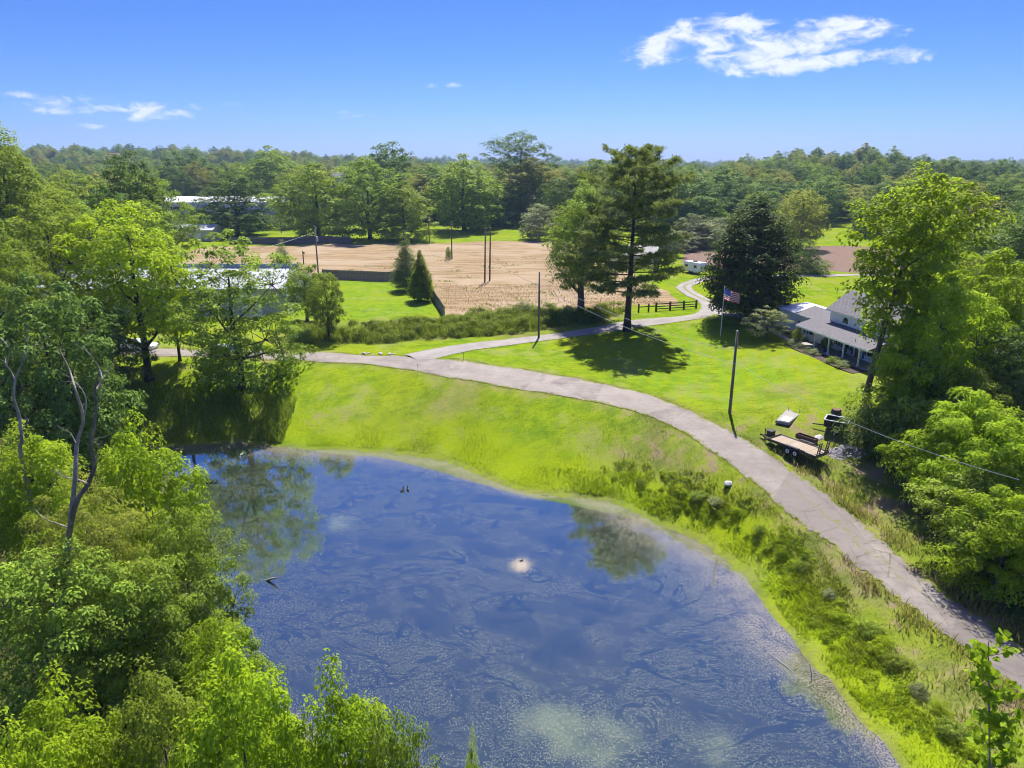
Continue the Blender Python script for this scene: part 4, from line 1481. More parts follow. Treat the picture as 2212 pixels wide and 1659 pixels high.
# ------------------------------------------------------------------ poles and wires
def gz(x, y, lift=0.0):
    return (x, y, hz(x, y) + lift)


def pole(x, y, h, r, mat, label, lean=(0, 0), caps=True, extra=None):
    g = hz(x, y)
    root = empty('utility_pole', (x, y, g), 0, label=label, cat='pole', group='utility poles')
    mb = MB()
    mb.tube([(0, 0, -.5), (0, 0, .0), (lean[0] * .5, lean[1] * .5, h * .5), (lean[0], lean[1], h)], [r * 1.12, r * 1.1, r * .95, r * .74], 12)
    mb.build('shaft', mat, root, smooth=True)
    if caps:
        MB().tube([(lean[0], lean[1], h), (lean[0], lean[1], h + .05)], [r * .85, r * .55], 12).build('cap', MAT['galv'], root)
    return root, Vector((x, y, g))


pa, PA = pole(*down([(22.2, 68.5)])[0], 8.6, .15, MAT['pole_wood'], 'tall bare utility pole on the lawn beside the road')
MB().tube([(0, -.17, 5.3), (0, -.26, 5.3)], .035, 6).build('wire_clamp', MAT['galv'], pa)
pb, PB = pole(*down([(3.9, 101.2)])[0], 9.7, .15, MAT['pole_wood'], 'utility pole at the weedy hedge row beside the driveway')
MB().tube([(0, -.17, 7.9), (0, -.28, 7.9)], .04, 6).build('wire_clamp', MAT['galv'], pb)
MB().bar((-.05, -.15, 0), (-.05, -.15, 3.2), .08, .05, (0, 1, 0)).build('conduit', MAT['black_steel'], pb)
pc, PC = pole(-5.9, 153.8, 11.4, .17, MAT['pole_brown'], 'left one of the twin brown poles in the dry field', (.25, .2))
MB().tube([(.16, -.2, 7.9), (.16, -.32, 7.9)], .04, 6).build('wire_clamp', MAT['galv'], pc)
pc2, PC2 = pole(-4.9, 156.0, 11.4, .17, MAT['pole_brown'], 'right one of the twin brown poles in the dry field', (.25, .2))
pd, PD = pole(-16.2, 193.5, 10.0, .16, MAT['pole_brown'], 'pole with a leafy vine beside it in the dry field')
pe, PE = pole(-27.1, 236.8, 8.4, .16, MAT['pole_wood'], 'pole at the far edge of the dry field')
pf, PF = pole(-44.6, 164.0, 10.8, .17, MAT['pole_wood'], 'pole with a grey transformer behind the barn')
MB().tube([(.36, -.1, 7.6), (.36, -.1, 8.7)], [.26, .26], 14).build('transformer', MAT['galv'], pf, smooth=False)
MB().bar((0, -.05, 9.9), (0, -.05, 10.2), .3, .12).build('bracket', MAT['galv'], pf)
for q in (-.14, .14):
    MB().tube([(q, -.05, 10.8), (q, -.05, 10.95), (q, -.05, 11.1)], [.05, .07, .03], 8).build('insulator', MAT['galv'], pf)
pg, PG = pole(-86.0, 270.0, 8.6, .16, MAT['pole_wood'], 'pole on the far lawn before the tall trees')
ph, PH = pole(-131, 282, 9.5, .16, MAT['pole_wood'], 'pole standing before the long white building')
root_ = empty('field_post', gz(-53.0, 182), 0, label='short weathered post with a small box in the dry field', cat='post')
MB().tube([(0, 0, -.3), (0, 0, 3.4)], [.15, .12], 10).build('shaft', MAT['pole_brown'], root_)
MB().box(.1, .42, -.14, .14, 2.7, 3.1).build('box', MAT['black_steel'], root_)


def cable(a, b, sag, r, label, mat):
    a, b = Vector(a), Vector(b)
    n = 26
    pts = []
    for i in range(n + 1):
        t = i / n
        p = a.lerp(b, t)
        p.z -= sag * 4 * t * (1 - t)
        pts.append(p)
    o = MB().tube([p - a for p in pts], r, 5).build('overhead_cable', mat, None, a)
    tag(o, label, 'cable', 'overhead cables')


up_ = lambda P, h, dx=0, dy=-.24: (P.x + dx, P.y + dy, P.z + h)
cable(up_(PE, 7.9), up_(PD, 8.8), .9, .022, 'cable from the far field edge to the vine-hung pole', MAT['wire_pale'])
cable(up_(PD, 8.6), up_(PC, 7.9, .16, -.3), 1.0, .024, 'cable sagging between the vine-hung pole and the twin poles', MAT['wire'])
cable(up_(PC, 7.9, .16, -.3), up_(PB, 7.9, 0, -.3), 1.2, .024, 'cable sagging over the dry field to the hedge row pole', MAT['wire'])
cable(up_(PB, 7.9, 0, -.3), up_(PA, 5.3), .9, .022, 'lower cable crossing the pine trunk towards the lawn pole', MAT['wire_pale'])
cable(up_(PB, 8.9), up_(PA, 6.6), 1.0, .02, 'upper cable crossing the pine trunk towards the lawn pole', MAT['wire_pale'])
cable(up_(PA, 5.5), (31.5, 40.5, 5.4), 1.0, .016, 'pale cable running past the trailer into the right hand trees', MAT['wire_pale'])
cable(up_(PF, 9.8, .1), (-58, 128, 7.6), .8, .02, 'thin cable from the transformer pole to the barn', MAT['wire_pale'])


# ------------------------------------------------------------------ fences
def board_fence(line, h, label, picket_w, mat, gap=.012, name='plank_fence'):
    a = Vector((*line[0], 0))
    root = empty(name, (a.x, a.y, hz(a.x, a.y)), 0, label=label, cat='fence')
    pm = MB().prism([(0, 0), (picket_w - gap, 0), (picket_w - gap, h - .06), ((picket_w - gap) / 2, h), (0, h - .06)], -.012, .012,
                    Matrix(((1, 0, 0, 0), (0, 0, 1, 0), (0, 1, 0, 0), (0, 0, 0, 1)))).mesh('picket', mat)
    postm = MB().box(-.06, .06, -.06, .06, -.3, h - .1).mesh('post', mat)
    rr = random.Random(5)
    for (x0, y0), (x1, y1) in zip(line[:-1], line[1:]):
        L = math.hypot(x1 - x0, y1 - y0)
        ang = math.atan2(y1 - y0, x1 - x0)
        n = int(L / picket_w)
        for i in range(n):
            t = i * picket_w / L
            x, y = x0 + (x1 - x0) * t, y0 + (y1 - y0) * t
            o = link('picket', pm, root, (x - a.x, y - a.y, hz(x, y) - root.location.z + rr.uniform(-.03, .03)), ang + rr.uniform(-.01, .01))
        m = max(1, int(L / 2.4))
        dx, dy = math.cos(ang), math.sin(ang)
        for i in range(m + 1):
            t = i / m
            x, y = x0 + (x1 - x0) * t - dy * .10, y0 + (y1 - y0) * t + dx * .10
            link('post', postm, root, (x - a.x, y - a.y, hz(x, y) - root.location.z), ang)
        for zr in (.35, h - .35):
            rail = MB()
            for i in range(m):
                p = []
                for t in (i / m, (i + 1) / m):
                    x, y = x0 + (x1 - x0) * t - dy * .045, y0 + (y1 - y0) * t + dx * .045
                    p.append((x - a.x, y - a.y, hz(x, y) - root.location.z + zr))
                rail.bar(p[0], p[1], .04, .09)
            rail.build('rail', mat, root)
    return root


board_fence([(-42, 157.6), (-18.2, 156.6)], 2.2, 'grey plank fence along the back of the bright lawn', .30, MAT['fence_grey'])
board_fence([(-17.6, 153.0), (-15.6, 136), (-11.4, 117.2)], 2.0, 'grey plank fence down the side of the bright lawn', .26, MAT['fence_grey'])
board_fence([(-92, 234.5), (-52.2, 234.5)], 2.3, 'long grey plank fence behind the dry field', .45, MAT['fence_grey'])


def rail_fence(pts, h, label, rails, post_r=.10):
    a = pts[0]
    root = empty('rail_fence', (a[0], a[1], hz(*a)), 0, label=label, cat='fence')
    z0 = root.location.z
    pm = MB().box(-post_r, post_r, -post_r, post_r, -.3, h + .15).mesh('post', MAT['fence_brown'])
    for x, y in pts:
        link('post', pm, root, (x - a[0], y - a[1], hz(x, y) - z0), .1)
    for (x0, y0), (x1, y1) in zip(pts[:-1], pts[1:]):
        for zr in rails:
            MB().bar((x0 - a[0], y0 - a[1], hz(x0, y0) - z0 + zr), (x1 - a[0], y1 - a[1], hz(x1, y1) - z0 + zr), .06, .15).build('rail', MAT['fence_brown'], root)
    return root


rail_fence(down([(25.0, 121.8), (27.6, 122.6), (30.2, 123.5), (32.6, 124.4)]), 1.3, 'dark brown board fence at the bend of the driveway', (.35, .75, 1.15), .13)
rail_fence(down([(21.8, 120.8), (23.6, 121.3), (25.0, 121.8)]), 1.2, 'wire and post fence ending beside the pine trunk', (.85,), .11)
rail_fence([(37.2, 105.2), (40.4, 106.4), (43.6, 107.4)], 1.1, 'low wooden rail fence behind the blue-shaded wall', (.45, .95), .07)


# ------------------------------------------------------------------ buildings
def panel_run(root, name, n, x0, w, mk, mat):
    me = mk().mesh(name, mat)
    for i in range(n):
        link(name, me, root, (x0 + i * w, 0, 0))


def metal_barn():
    x1, x0, y0, y1 = -37.4, -92.0, 116.9, 131.5
    g = hz(-45, 117)
    root = empty('metal_barn', (x0, y0, g), 0, label='long metal barn with pale ribbed roof behind the left trees', cat='barn')
    L, D, he, hr = x1 - x0, y1 - y0, 5.0, 7.3
    w = .91
    n = int(L / w)
    slope = math.atan2(hr - he, D / 2)

    def roof_panel():
        mb = MB()
        a, b = (0, -.35, he - .35 * math.tan(slope)), (0, D / 2, hr)
        mb.add([(0, a[1], a[2]), (w - .004, a[1], a[2]), (w - .004, b[1], b[2]), (0, b[1], b[2]),
                (0, a[1], a[2] - .05), (w - .004, a[1], a[2] - .05), (w - .004, b[1], b[2] - .05), (0, b[1], b[2] - .05)],
               [(0, 1, 2, 3), (7, 6, 5, 4), (0, 4, 5, 1), (2, 6, 7, 3), (0, 3, 7, 4), (1, 5, 6, 2)])
        mb.bar((.06, a[1], a[2] + .02), (.06, b[1], b[2] + .02), .07, .06)
        mb.bar((.5, a[1], a[2] + .01), (.5, b[1], b[2] + .01), .04, .03)
        return mb
    panel_run(root, 'roof_panel', n, 0, w, roof_panel, MAT['roof_metal'])

    def back_panel():
        mb = MB()
        a, b = (D / 2, hr), (D + .35, he - .35 * math.tan(slope))
        mb.add([(0, a[0], a[1]), (w - .004, a[0], a[1]), (w - .004, b[0], b[1]), (0, b[0], b[1]),
                (0, a[0], a[1] - .05), (w - .004, a[0], a[1] - .05), (w - .004, b[0], b[1] - .05), (0, b[0], b[1] - .05)],
               [(0, 1, 2, 3), (7, 6, 5, 4), (0, 4, 5, 1), (2, 6, 7, 3), (0, 3, 7, 4), (1, 5, 6, 2)])
        return mb
    panel_run(root, 'roof_panel', n, 0, w, back_panel, MAT['roof_metal'])

    def wall_panel():
        mb = MB().box(.0, w - .004, 0, .06, -.4, he - .12)
        mb.box(.03, .10, -.035, 0, -.4, he - .12)
        mb.box(.48, .54, -.02, 0, -.4, he - .12)
        return mb
    panel_run(root, 'wall_panel', n, 0, w, wall_panel, MAT['barn_wall'])
    MB().box(0, L - .3, .08, D - .05, -.4, he - .15).build('inner_wall', MAT['barn_wall'], root)
    e = MB()
    e.add([(n * w, .03, -.4), (n * w, D - .03, -.4), (n * w, D - .03, he - .1), (n * w, D / 2, hr - .08), (n * w, .03, he - .1),
           (n * w - .1, .03, -.4), (n * w - .1, D - .03, -.4), (n * w - .1, D - .03, he - .1), (n * w - .1, D / 2, hr - .08), (n * w - .1, .03, he - .1)],
          [(0, 1, 2, 3, 4), (9, 8, 7, 6, 5), (0, 5, 6, 1), (1, 6, 7, 2), (2, 7, 8, 3), (3, 8, 9, 4), (4, 9, 5, 0)])
    e.build('end_wall', MAT['barn_wall'], root)
    MB().box(-.1, n * w + .1, D / 2 - .04, D / 2 + .1, hr + .004, hr + .62).build('ridge_band', MAT['blue_metal'], root)
    MB().bar((-.1, -.42, he - .2), (n * w + .05, -.42, he - .2), .12, .12).build('gutter', MAT['white_paint'], root)
    for q in (8, 20, 34, 47):
        MB().box(q, q + 3.4, -.07, -.036, -.3, 3.6).build('sliding_door', MAT['white_paint'], root)


metal_barn()


def simple_block(name, x, y, rz, L, D, he, hr, wallm, roofm, label, cat='building', windows=(), hip=False, over=.35, door=None):
    g = hz(x, y)
    root = empty(name, (x, y, g), rz, label=label, cat=cat)
    MB().box(-L / 2, L / 2, 0, D, -.4, he).build('wall', wallm, root)
    o = over
    if hip:
        i = min(D / 2, L / 2 - .2)
        MB().add([(-L / 2 - o, -o, he - .05), (L / 2 + o, -o, he - .05), (L / 2 + o, D + o, he - .05), (-L / 2 - o, D + o, he - .05), (-L / 2 + i, D / 2, hr), (L / 2 - i, D / 2, hr)],
                 [(0, 1, 5, 4), (1, 2, 5), (2, 3, 4, 5), (3, 0, 4), (3, 2, 1, 0)]).build('roof', roofm, root)
    elif hr > he + .3:
        for s in (0, 1):
            ya, yb = (-o, D / 2) if s == 0 else (D / 2 + .004, D + o)
            za, zb = (he - .06, hr) if s == 0 else (hr, he - .06)
            MB().add([(-L / 2 - o, ya, za), (L / 2 + o, ya, za), (L / 2 + o, yb, zb), (-L / 2 - o, yb, zb),
                      (-L / 2 - o, ya, za - .12), (L / 2 + o, ya, za - .12), (L / 2 + o, yb, zb - .12), (-L / 2 - o, yb, zb - .12)],
                     [(0, 1, 2, 3), (7, 6, 5, 4), (0, 4, 5, 1), (2, 6, 7, 3), (0, 3, 7, 4), (1, 5, 6, 2)]).build('roof', roofm, root)
        for sx in (-1, 1):
            q = sx * (L / 2 - .02)
            MB().add([(q, .02, he), (q, D - .02, he), (q, D / 2, hr - .13), (q - sx * .08, .02, he), (q - sx * .08, D - .02, he), (q - sx * .08, D / 2, hr - .13)],
                     [(0, 1, 2), (5, 4, 3), (0, 3, 4, 1), (1, 4, 5, 2), (2, 5, 3, 0)]).build('gable', wallm, root)
    else:
        MB().add([(-L / 2 - o, -o, he + .01), (L / 2 + o, -o, he + .01), (L / 2 + o, D + o, hr), (-L / 2 - o, D + o, hr),
                  (-L / 2 - o, -o, he + .13), (L / 2 + o, -o, he + .13), (L / 2 + o, D + o, hr + .12), (-L / 2 - o, D + o, hr + .12)],
                 [(3, 2, 1, 0), (4, 5, 6, 7), (0, 1, 5, 4), (1, 2, 6, 5), (2, 3, 7, 6), (3, 0, 4, 7)]).build('roof', roofm, root)
    for wx, wz, ww, wh in windows:
        f = MB().box(wx - ww / 2 - .08, wx + ww / 2 + .08, -.05, .0, wz - .08, wz + wh + .08).build('window', MAT['white_paint'], root)
        MB().box(wx - ww / 2, wx + ww / 2, -.07, -.051, wz, wz + wh).build('pane', MAT['glass'], f)
    if door:
        wx, ww, wh = door
        MB().box(wx - ww / 2, wx + ww / 2, -.06, 0, 0, wh).build('door', MAT['white_paint'], root)
    return root


simple_block('white_warehouse', -143, 362, 0, 68, 22, 5.6, 8.0, MAT['white_paint'], MAT['roof_white'], 'long white warehouse behind the dark dome-shaped tree',
             windows=[(-22, 2.0, 9, 1.4), (-8, 2.0, 3, 1.4)] + [(22 + 2.4 * i, 1.6, 1.4, .7) for i in range(5)])
simple_block('brick_warehouse', -170, 420, 0, 44, 22, 9.0, 9.2, MAT['brick'], MAT['rust'], 'low brown building showing above the white warehouse')
sh_ = simple_block('metal_shed', -108, 241, R(4), 16, 11, 3.6, 5.0, MAT['barn_wall'], MAT['roof_metal'], 'grey metal shed at the end of the far plank fence', windows=[(-4, 1.2, 1.6, 1.0)], door=(3, 2.6, 2.6))
simple_block('metal_shed', -122, 236, R(-6), 12, 9, 3.8, 4.6, MAT['roof_metal'], MAT['roof_white'], 'pale flat-roofed shed half hidden by the yellow-green tree', door=(0, 2.6, 2.6))
simple_block('white_house', -110, 470, R(-8), 20, 12, 15.0, 18.5, MAT['white_paint'], MAT['shingle'], 'white house with pale hipped roof among the far trees', cat='house', hip=True,
             windows=[(-6, 10.5, 1.6, 2), (-1, 10.5, 1.6, 2), (4, 10.5, 2.4, 2.2)])
simple_block('brick_building', -535, 1000, R(6), 34, 14, 8.0, 10.5, MAT['brick'], MAT['rust'], 'brown brick building on the far left hilltop', windows=[(-12 + 6 * i, 3, 2.2, 2.2) for i in range(5)])
simple_block('garage', 30, 178, R(-18), 11, 8, 3.0, 5.2, MAT['barn_wall'], MAT['roof_old'], 'low garage with dull grey roof behind the pine', windows=[(-3, 1.2, 1.2, 1)], door=(2, 2.6, 2.3))
simple_block('white_shed', 57, 99, R(-40), 4.2, 3.4, 2.4, 3.2, MAT['white_paint'], MAT['roof_white'], 'small white shed glimpsed behind the trees right of the house', cat='shed', door=(0, .9, 1.9))
simple_block('grey_house', 178, 352, R(-10), 15, 9, 5.0, 9.0, MAT['siding'], MAT['shingle'], 'grey-roofed house among trees beyond the right hand lawn', cat='house', windows=[(-4, 1.5, 1.4, 1.4), (3, 1.5, 1.4, 1.4)])


def camper():
    root = empty('camper_trailer', gz(43.2, 168.6), R(-58), label='white camper trailer parked by the driveway between pine and maple', cat='camper')
    prof = [(-2.6, .5), (2.2, .5), (2.75, 1.0), (2.75, 2.1), (2.45, 2.75), (-2.45, 2.8), (-2.6, 2.6)]
    Mx = Matrix(((1, 0, 0, 0), (0, 0, -1, 1.2), (0, 1, 0, 0), (0, 0, 0, 1)))
    MB().prism(prof, 0, 2.4, Mx).build('body', MAT['car_white'], root, bevel=.08)
    MB().box(-.5, .4, -.35, .35, 2.8, 3.02).build('roof_vent', MAT['black_steel'], root)
    for wx in (-1.6, 1.2):
        MB().box(wx - .45, wx + .45, -1.235, -1.21, 1.5, 2.1).build('window', MAT['glass'], root)
    MB().box(-.35, .3, -1.235, -1.21, .6, 2.3).build('door', MAT['white_paint'], root)
    for wx in (-.5, .35):
        for sy in (-1, 1):
            MB().tube([(wx, sy * 1.02, .34), (wx, sy * 1.22, .34)], .34, 16).build('wheel', MAT['tyre'], root)
    MB().bar((2.7, 0, .55), (3.7, 0, .5), .12, .1).build('hitch', MAT['black_steel'], root)


camper()


def house():
    ang = math.atan2(-.978, .209)
    G = 1.62
    root = empty('farmhouse', (37.5, 91.3, G), ang, label='white farmhouse with grey shingle roofs and a long front porch', cat='house')
    wall, trim, roofm = MAT['siding'], MAT['white_paint'], MAT['shingle']

    def slab(name, a, b, c, d, th, mat, parent=root):
        a, b, c, d = (Vector(p) for p in (a, b, c, d))
        nrm = (b - a).cross(d - a).normalized() * th
        return MB().add([a, b, c, d, a - nrm, b - nrm, c - nrm, d - nrm],
                        [(0, 1, 2, 3), (7, 6, 5, 4), (0, 4, 5, 1), (1, 5, 6, 2), (2, 6, 7, 3), (3, 7, 4, 0)]).build(name, mat, parent)

    def shingled(a, b, c, d, n, nm='roof'):
        """a-b is the eave, d-c the ridge; courses lie proud of the sheet"""
        r = slab(nm, a, b, c, d, .1, roofm)
        a, b, c, d = (Vector(p) for p in (a, b, c, d))
        nr = (b - a).cross(d - a).normalized()
        for i in range(n):
            t0, t1 = i / n, (i + 1.12) / n
            t1 = min(t1, 1)
            p, q = a.lerp(d, t0), b.lerp(c, t0)
            s, t = a.lerp(d, t1), b.lerp(c, t1)
            MB().add([p + nr * .024, q + nr * .024, t + nr * .010, s + nr * .010, p + nr * .004, q + nr * .004, t + nr * .004, s + nr * .004],
                     [(0, 1, 2, 3), (7, 6, 5, 4), (0, 4, 5, 1), (1, 5, 6, 2), (2, 6, 7, 3), (3, 7, 4, 0)]).build('shingle_course', roofm, r)
        return r

    # white-roofed end block, clad in lap siding
    A = MB().box(-9.1, -4.42, 2.62, 7.3, -.5, 3.12).build('wall', wall, root)
    sb = MB().add([(0, 0, 0), (4.66, 0, 0), (4.66, -.03, 0), (0, -.03, 0), (0, 0, .235), (4.66, 0, .235), (4.66, -.008, .235), (0, -.008, .235)],
                  [(3, 2, 1, 0), (4, 5, 6, 7), (3, 0, 4, 7), (0, 1, 5, 4), (1, 2, 6, 5), (2, 3, 7, 6)]).mesh('siding_board', wall)
    for i in range(15):
        link('siding_board', sb, A, (-9.09, 2.618, -.42 + .24 * i))
    sb2 = MB().add([(0, 0, 0), (0, 4.6, 0), (-.03, 4.6, 0), (-.03, 0, 0), (0, 0, .235), (0, 4.6, .235), (-.008, 4.6, .235), (-.008, 0, .235)],
                   [(0, 1, 2, 3), (7, 6, 5, 4), (7, 4, 0, 3), (4, 5, 1, 0), (5, 6, 2, 1), (6, 7, 3, 2)]).mesh('siding_board', wall)
    for i in range(15):
        link('siding_board', sb2, A, (-9.102, 2.66, -.42 + .24 * i))
    slab('white_roof', (-9.5, 2.25, 3.2), (-4.45, 2.25, 3.2), (-4.45, 7.6, 3.6), (-9.5, 7.6, 3.6), .14, MAT['roof_white'])
    # low shingled block
    MB().box(-4.41, 2.3, 2.72, 7.3, -.5, 3.1).build('wall', wall, root)
    shingled((-4.44, 2.3, 3.16), (2.25, 2.3, 3.16), (2.25, 5.2, 4.05), (-4.44, 5.2, 4.05), 18)
    shingled((2.25, 8.1, 3.16), (-4.44, 8.1, 3.16), (-4.44, 5.2, 4.05), (2.25, 5.2, 4.05), 18)
    MB().box(-4.44, 2.25, 2.26, 2.31, 2.98, 3.15).build('fascia', trim, root)
    MB().box(-2.2, -1.95, 2.69, 2.718, 2.3, 2.7).build('vent', MAT['black_steel'], root)
    # storey-and-a-half main block
    MB().box(2.34, 13.6, 2.8, 8.2, -.5, 5.0).build('wall', wall, root)
    shingled((2.0, 2.35, 5.02), (13.9, 2.35, 5.02), (13.9, 5.5, 7.3), (2.0, 5.5, 7.3), 24)
    shingled((13.9, 8.65, 5.02), (2.0, 8.65, 5.02), (2.0, 5.5, 7.3), (13.9, 5.5, 7.3), 24)
    for s in (2.36, 13.5):
        MB().add([(s, 2.82, 4.95), (s, 8.18, 4.95), (s, 5.5, 7.14), (s + .08, 2.82, 4.95), (s + .08, 8.18, 4.95), (s + .08, 5.5, 7.14)],
                 [(0, 1, 2), (5, 4, 3), (0, 3, 4, 1), (1, 4, 5, 2), (2, 5, 3, 0)]).build('gable', wall, root)
    MB().box(2.0, 13.9, 2.31, 2.36, 4.82, 5.0).build('fascia', trim, root)
    for s in (5.4, 9.6):      # arched half windows under the eave
        arc = [(s + .42 * math.cos(a), 3.85 + .60 * math.sin(a)) for a in np.linspace(0, math.pi, 11)]
        Mx = Matrix(((1, 0, 0, 0), (0, 0, -1, 2.79), (0, 1, 0, 0), (0, 0, 0, 1)))
        w = MB().prism([(s + .52 * math.cos(a), 3.78 + .73 * math.sin(a)) for a in np.linspace(0, math.pi, 11)], 0, .03, Mx).build('arched_window', MAT['shutter'], root)
        MB().prism(arc, .032, .05, Mx).build('pane', MAT['glass'], w)
    # porch
    MB().box(-.1, 13.6, .05, 2.79, -.5, .14).build('porch_floor', MAT['concrete'], root)
    shingled((-.25, -.25, 2.58), (13.9, -.25, 2.58), (13.9, 2.76, 3.5), (-.25, 2.76, 3.5), 20, 'porch_roof')
    MB().box(-.25, 13.9, -.30, -.252, 2.36, 2.56).build('fascia', trim, root)
    MB().bar((-.2, .28, 2.32), (13.8, .28, 2.32), .16, .24).build('beam', trim, root)
    for s in (.5, 3.4, 6.2, 9.0, 11.8):
        p = MB().box(s - .075, s + .075, .2, .35, .14, 2.2).build('post', trim, root)
        MB().box(s - .12, s + .12, .155, .395, .142, .34).build('base', trim, p)
        MB().box(s - .12, s + .12, .155, .395, 2.05, 2.198).build('capital', trim, p)

    def window(s, z, w, h, wy):
        f = MB()
        f.box(s - w / 2 - .08, s - w / 2, wy - .06, wy, z - .08, z + h + .08).box(s + w / 2, s + w / 2 + .08, wy - .06, wy, z - .08, z + h + .08)
        f.box(s - w / 2, s + w / 2, wy - .06, wy, z - .08, z).box(s - w / 2, s + w / 2, wy - .06, wy, z + h, z + h + .08)
        fo = f.build('window', trim, root)
        MB().box(s - w / 2, s + w / 2, wy - .03, wy - .004, z, z + h).build('pane', MAT['glass'], fo)
        MB().box(s - w / 2, s + w / 2, wy - .05, wy - .034, z + h / 2 - .025, z + h / 2 + .025).build('sash_bar', trim, fo)
        MB().box(s - w / 2 - .12, s + w / 2 + .12, wy - .12, wy - .062, z - .13, z - .08).build('sill', trim, fo)
        for q in (-1, 1):
            MB().box(s + q * (w / 2 + .3) - .19, s + q * (w / 2 + .3) + .19, wy - .045, wy - .002, z - .08, z + h + .08).build('shutter', MAT['shutter'], fo)
    window(-3.1, .9, .8, 1.2, 2.715)
    window(-.9, .9, 1.0, 1.3, 2.715)
    for s in (3.9, 6.2, 10.6):
        window(s, .85, 1.1, 1.35, 2.795)
    d = MB().box(7.9, 8.85, 2.74, 2.798, .15, 2.2).build('door', MAT['door'], root)
    MB().tube([(8.72, 2.72, 1.15), (8.72, 2.66, 1.15)], .035, 8).build('handle', MAT['steel'], d)
    for s in (7.35, 9.4):
        MB().box(s - .16, s + .16, 2.755, 2.797, .3, 2.2).build('shutter', MAT['shutter'], root)
    # chimney and step
    MB().box(10.6, 11.3, 5.2, 5.9, 6.4, 8.0).build('chimney', MAT['brick'], root)
    MB().box(6.6, 8.2, -.55, .04, -.5, .0).build('step', MAT['concrete'], root)
    return root, ang, G


HOUSE, HANG, HG = house()


def at_house(s, w):
    c, n = math.cos(HANG), math.sin(HANG)
    return (37.5 + s * c - w * n, 91.3 + s * n + w * c)


def walk():
    pts = [at_house(s, w) for s, w in ((-11.5, 1.9), (-9, 1.2), (-6, .7), (-3, .3), (-.4, .5))]
    line = resample(catmull(pts, 6), .5)
    l, r = offset(line, .55)
    n = len(l)
    V, F = [], []
    for i in range(n):
        for p in (l[i], r[i]):
            V.append((p[0], p[1], hz(p[0], p[1]) + .07))
        for p in (l[i], r[i]):
            V.append((p[0], p[1], hz(p[0], p[1]) - .15))
    for i in range(n - 1):
        o, q = i * 4, i * 4 + 4
        F += [(o, q, q + 1, o + 1), (o, o + 2, q + 2, q), (o + 1, q + 1, q + 3, o + 3)]
    me = np_mesh('front_path', V, F, MAT['concrete'])
    tag(link('front_path', me), kind='structure')


walk()


def planting_bed():
    pts = [at_house(s, w) for s, w in ((-.2, -1.7), (4, -1.9), (9, -2.0), (13.8, -1.9), (13.8, .0), (8.3, -.02), (8.3, -.6), (6.5, -.6), (6.5, -.02), (-.2, -.02))]
    V = [(x, y, hz(x, y) + .06) for x, y in pts] + [(x, y, hz(x, y) - .2) for x, y in pts]
    n = len(pts)
    mb = MB().add(V, [tuple(range(n))[::-1], ] + [(i, (i + 1) % n, (i + 1) % n + n, i + n) for i in range(n)])
    tag(mb.build('planting_bed', MAT['mulch']), 'dark mulched planting bed along the porch', 'flower bed')


planting_bed()
rb_ = random.Random(8)
for i, (s, w, H, Rr, key, lab) in enumerate(((.6, -.9, .9, .7, 'shrub_grey', 'pale flowering plant at the porch corner'), (2.2, -1.0, .8, .6, 'shrub_grey', 'silvery plant in the bed left of the porch post'),
                                            (4.2, -1.0, .7, .6, 'shrub_grey', 'white flowering plant in the middle of the porch bed'), (5.6, -1.1, .8, .7, 'shrub_grey', 'white flowering plant before the porch step'),
                                            (9.4, -1.0, .9, .8, 'shrub', 'green plant in the bed right of the porch step'), (11.2, -1.1, .9, .8, 'shrub_grey', 'silvery plant at the shaded end of the bed'),
                                            (-2.6, 1.4, 1.0, .7, 'shrub_grey', 'pink and white roses by the front path'), (-1.4, 1.7, .9, .6, 'shrub_grey', 'flowering plant under the front window'),
                                            (-5.2, 1.9, .7, .7, 'shrub_dark', 'dark low shrub under the blue-shaded wall'), (-7.4, 1.9, .7, .7, 'shrub_dark', 'dark low shrub at the far end of the blue-shaded wall'))):
    x, y = at_house(s, w)
    plant(key, 'garden_shrub', x, y, H, Rr, i * 1.1, lab, 'shrub', 'plants round the house')
for i, (s, w, H, lab) in enumerate(((.4, -.2, 2.4, 'bright leafy plant in a dark pot at the porch corner'), (5.0, .9, 2.0, 'tall plant in a dark pot between the porch posts'))):
    x, y = at_house(s, w)
    z = HG + .14 if w > 0 else hz(x, y) + .06
    root_ = empty('potted_plant', (x, y, z), 0, label=lab, cat='potted plant')
    MB().tube([(0, 0, 0), (0, 0, .05), (0, 0, .55), (0, 0, .62)], [.22, .25, .34, .36], 14).build('pot', MAT['pot'], root_)
    for nm, me in (("stem", PROTO['shrub'][2][0]), ("foliage", PROTO['shrub'][2][1])):
        o = link(nm, me, root_, (0, 0, .5))
        o.scale = (.42, .42, (H - .5) / 2.2)


def porch_furniture():
    for i, (s, w, rz) in enumerate(((3.0, 1.6, .3), (6.9, 1.9, -.2))):
        x, y = at_house(s, w)
        root = empty('porch_chair', (x, y, HG + .14), HANG + rz, label=('dark chair on the porch left of the tall potted plant', 'dark chair on the porch beside the front door')[i], cat='chair')
        MB().box(-.28, .28, -.28, .28, .40, .46).build('seat', MAT['black_steel'], root)
        MB().box(-.28, .28, .24, .29, .47, 1.0).build('backrest', MAT['black_steel'], root)
        for a in (-.24, .24):
            for b in (-.24, .24):
                MB().tube([(a, b, 0), (a, b, .4)], .025, 6).build('leg', MAT['black_steel'], root)


porch_furniture()


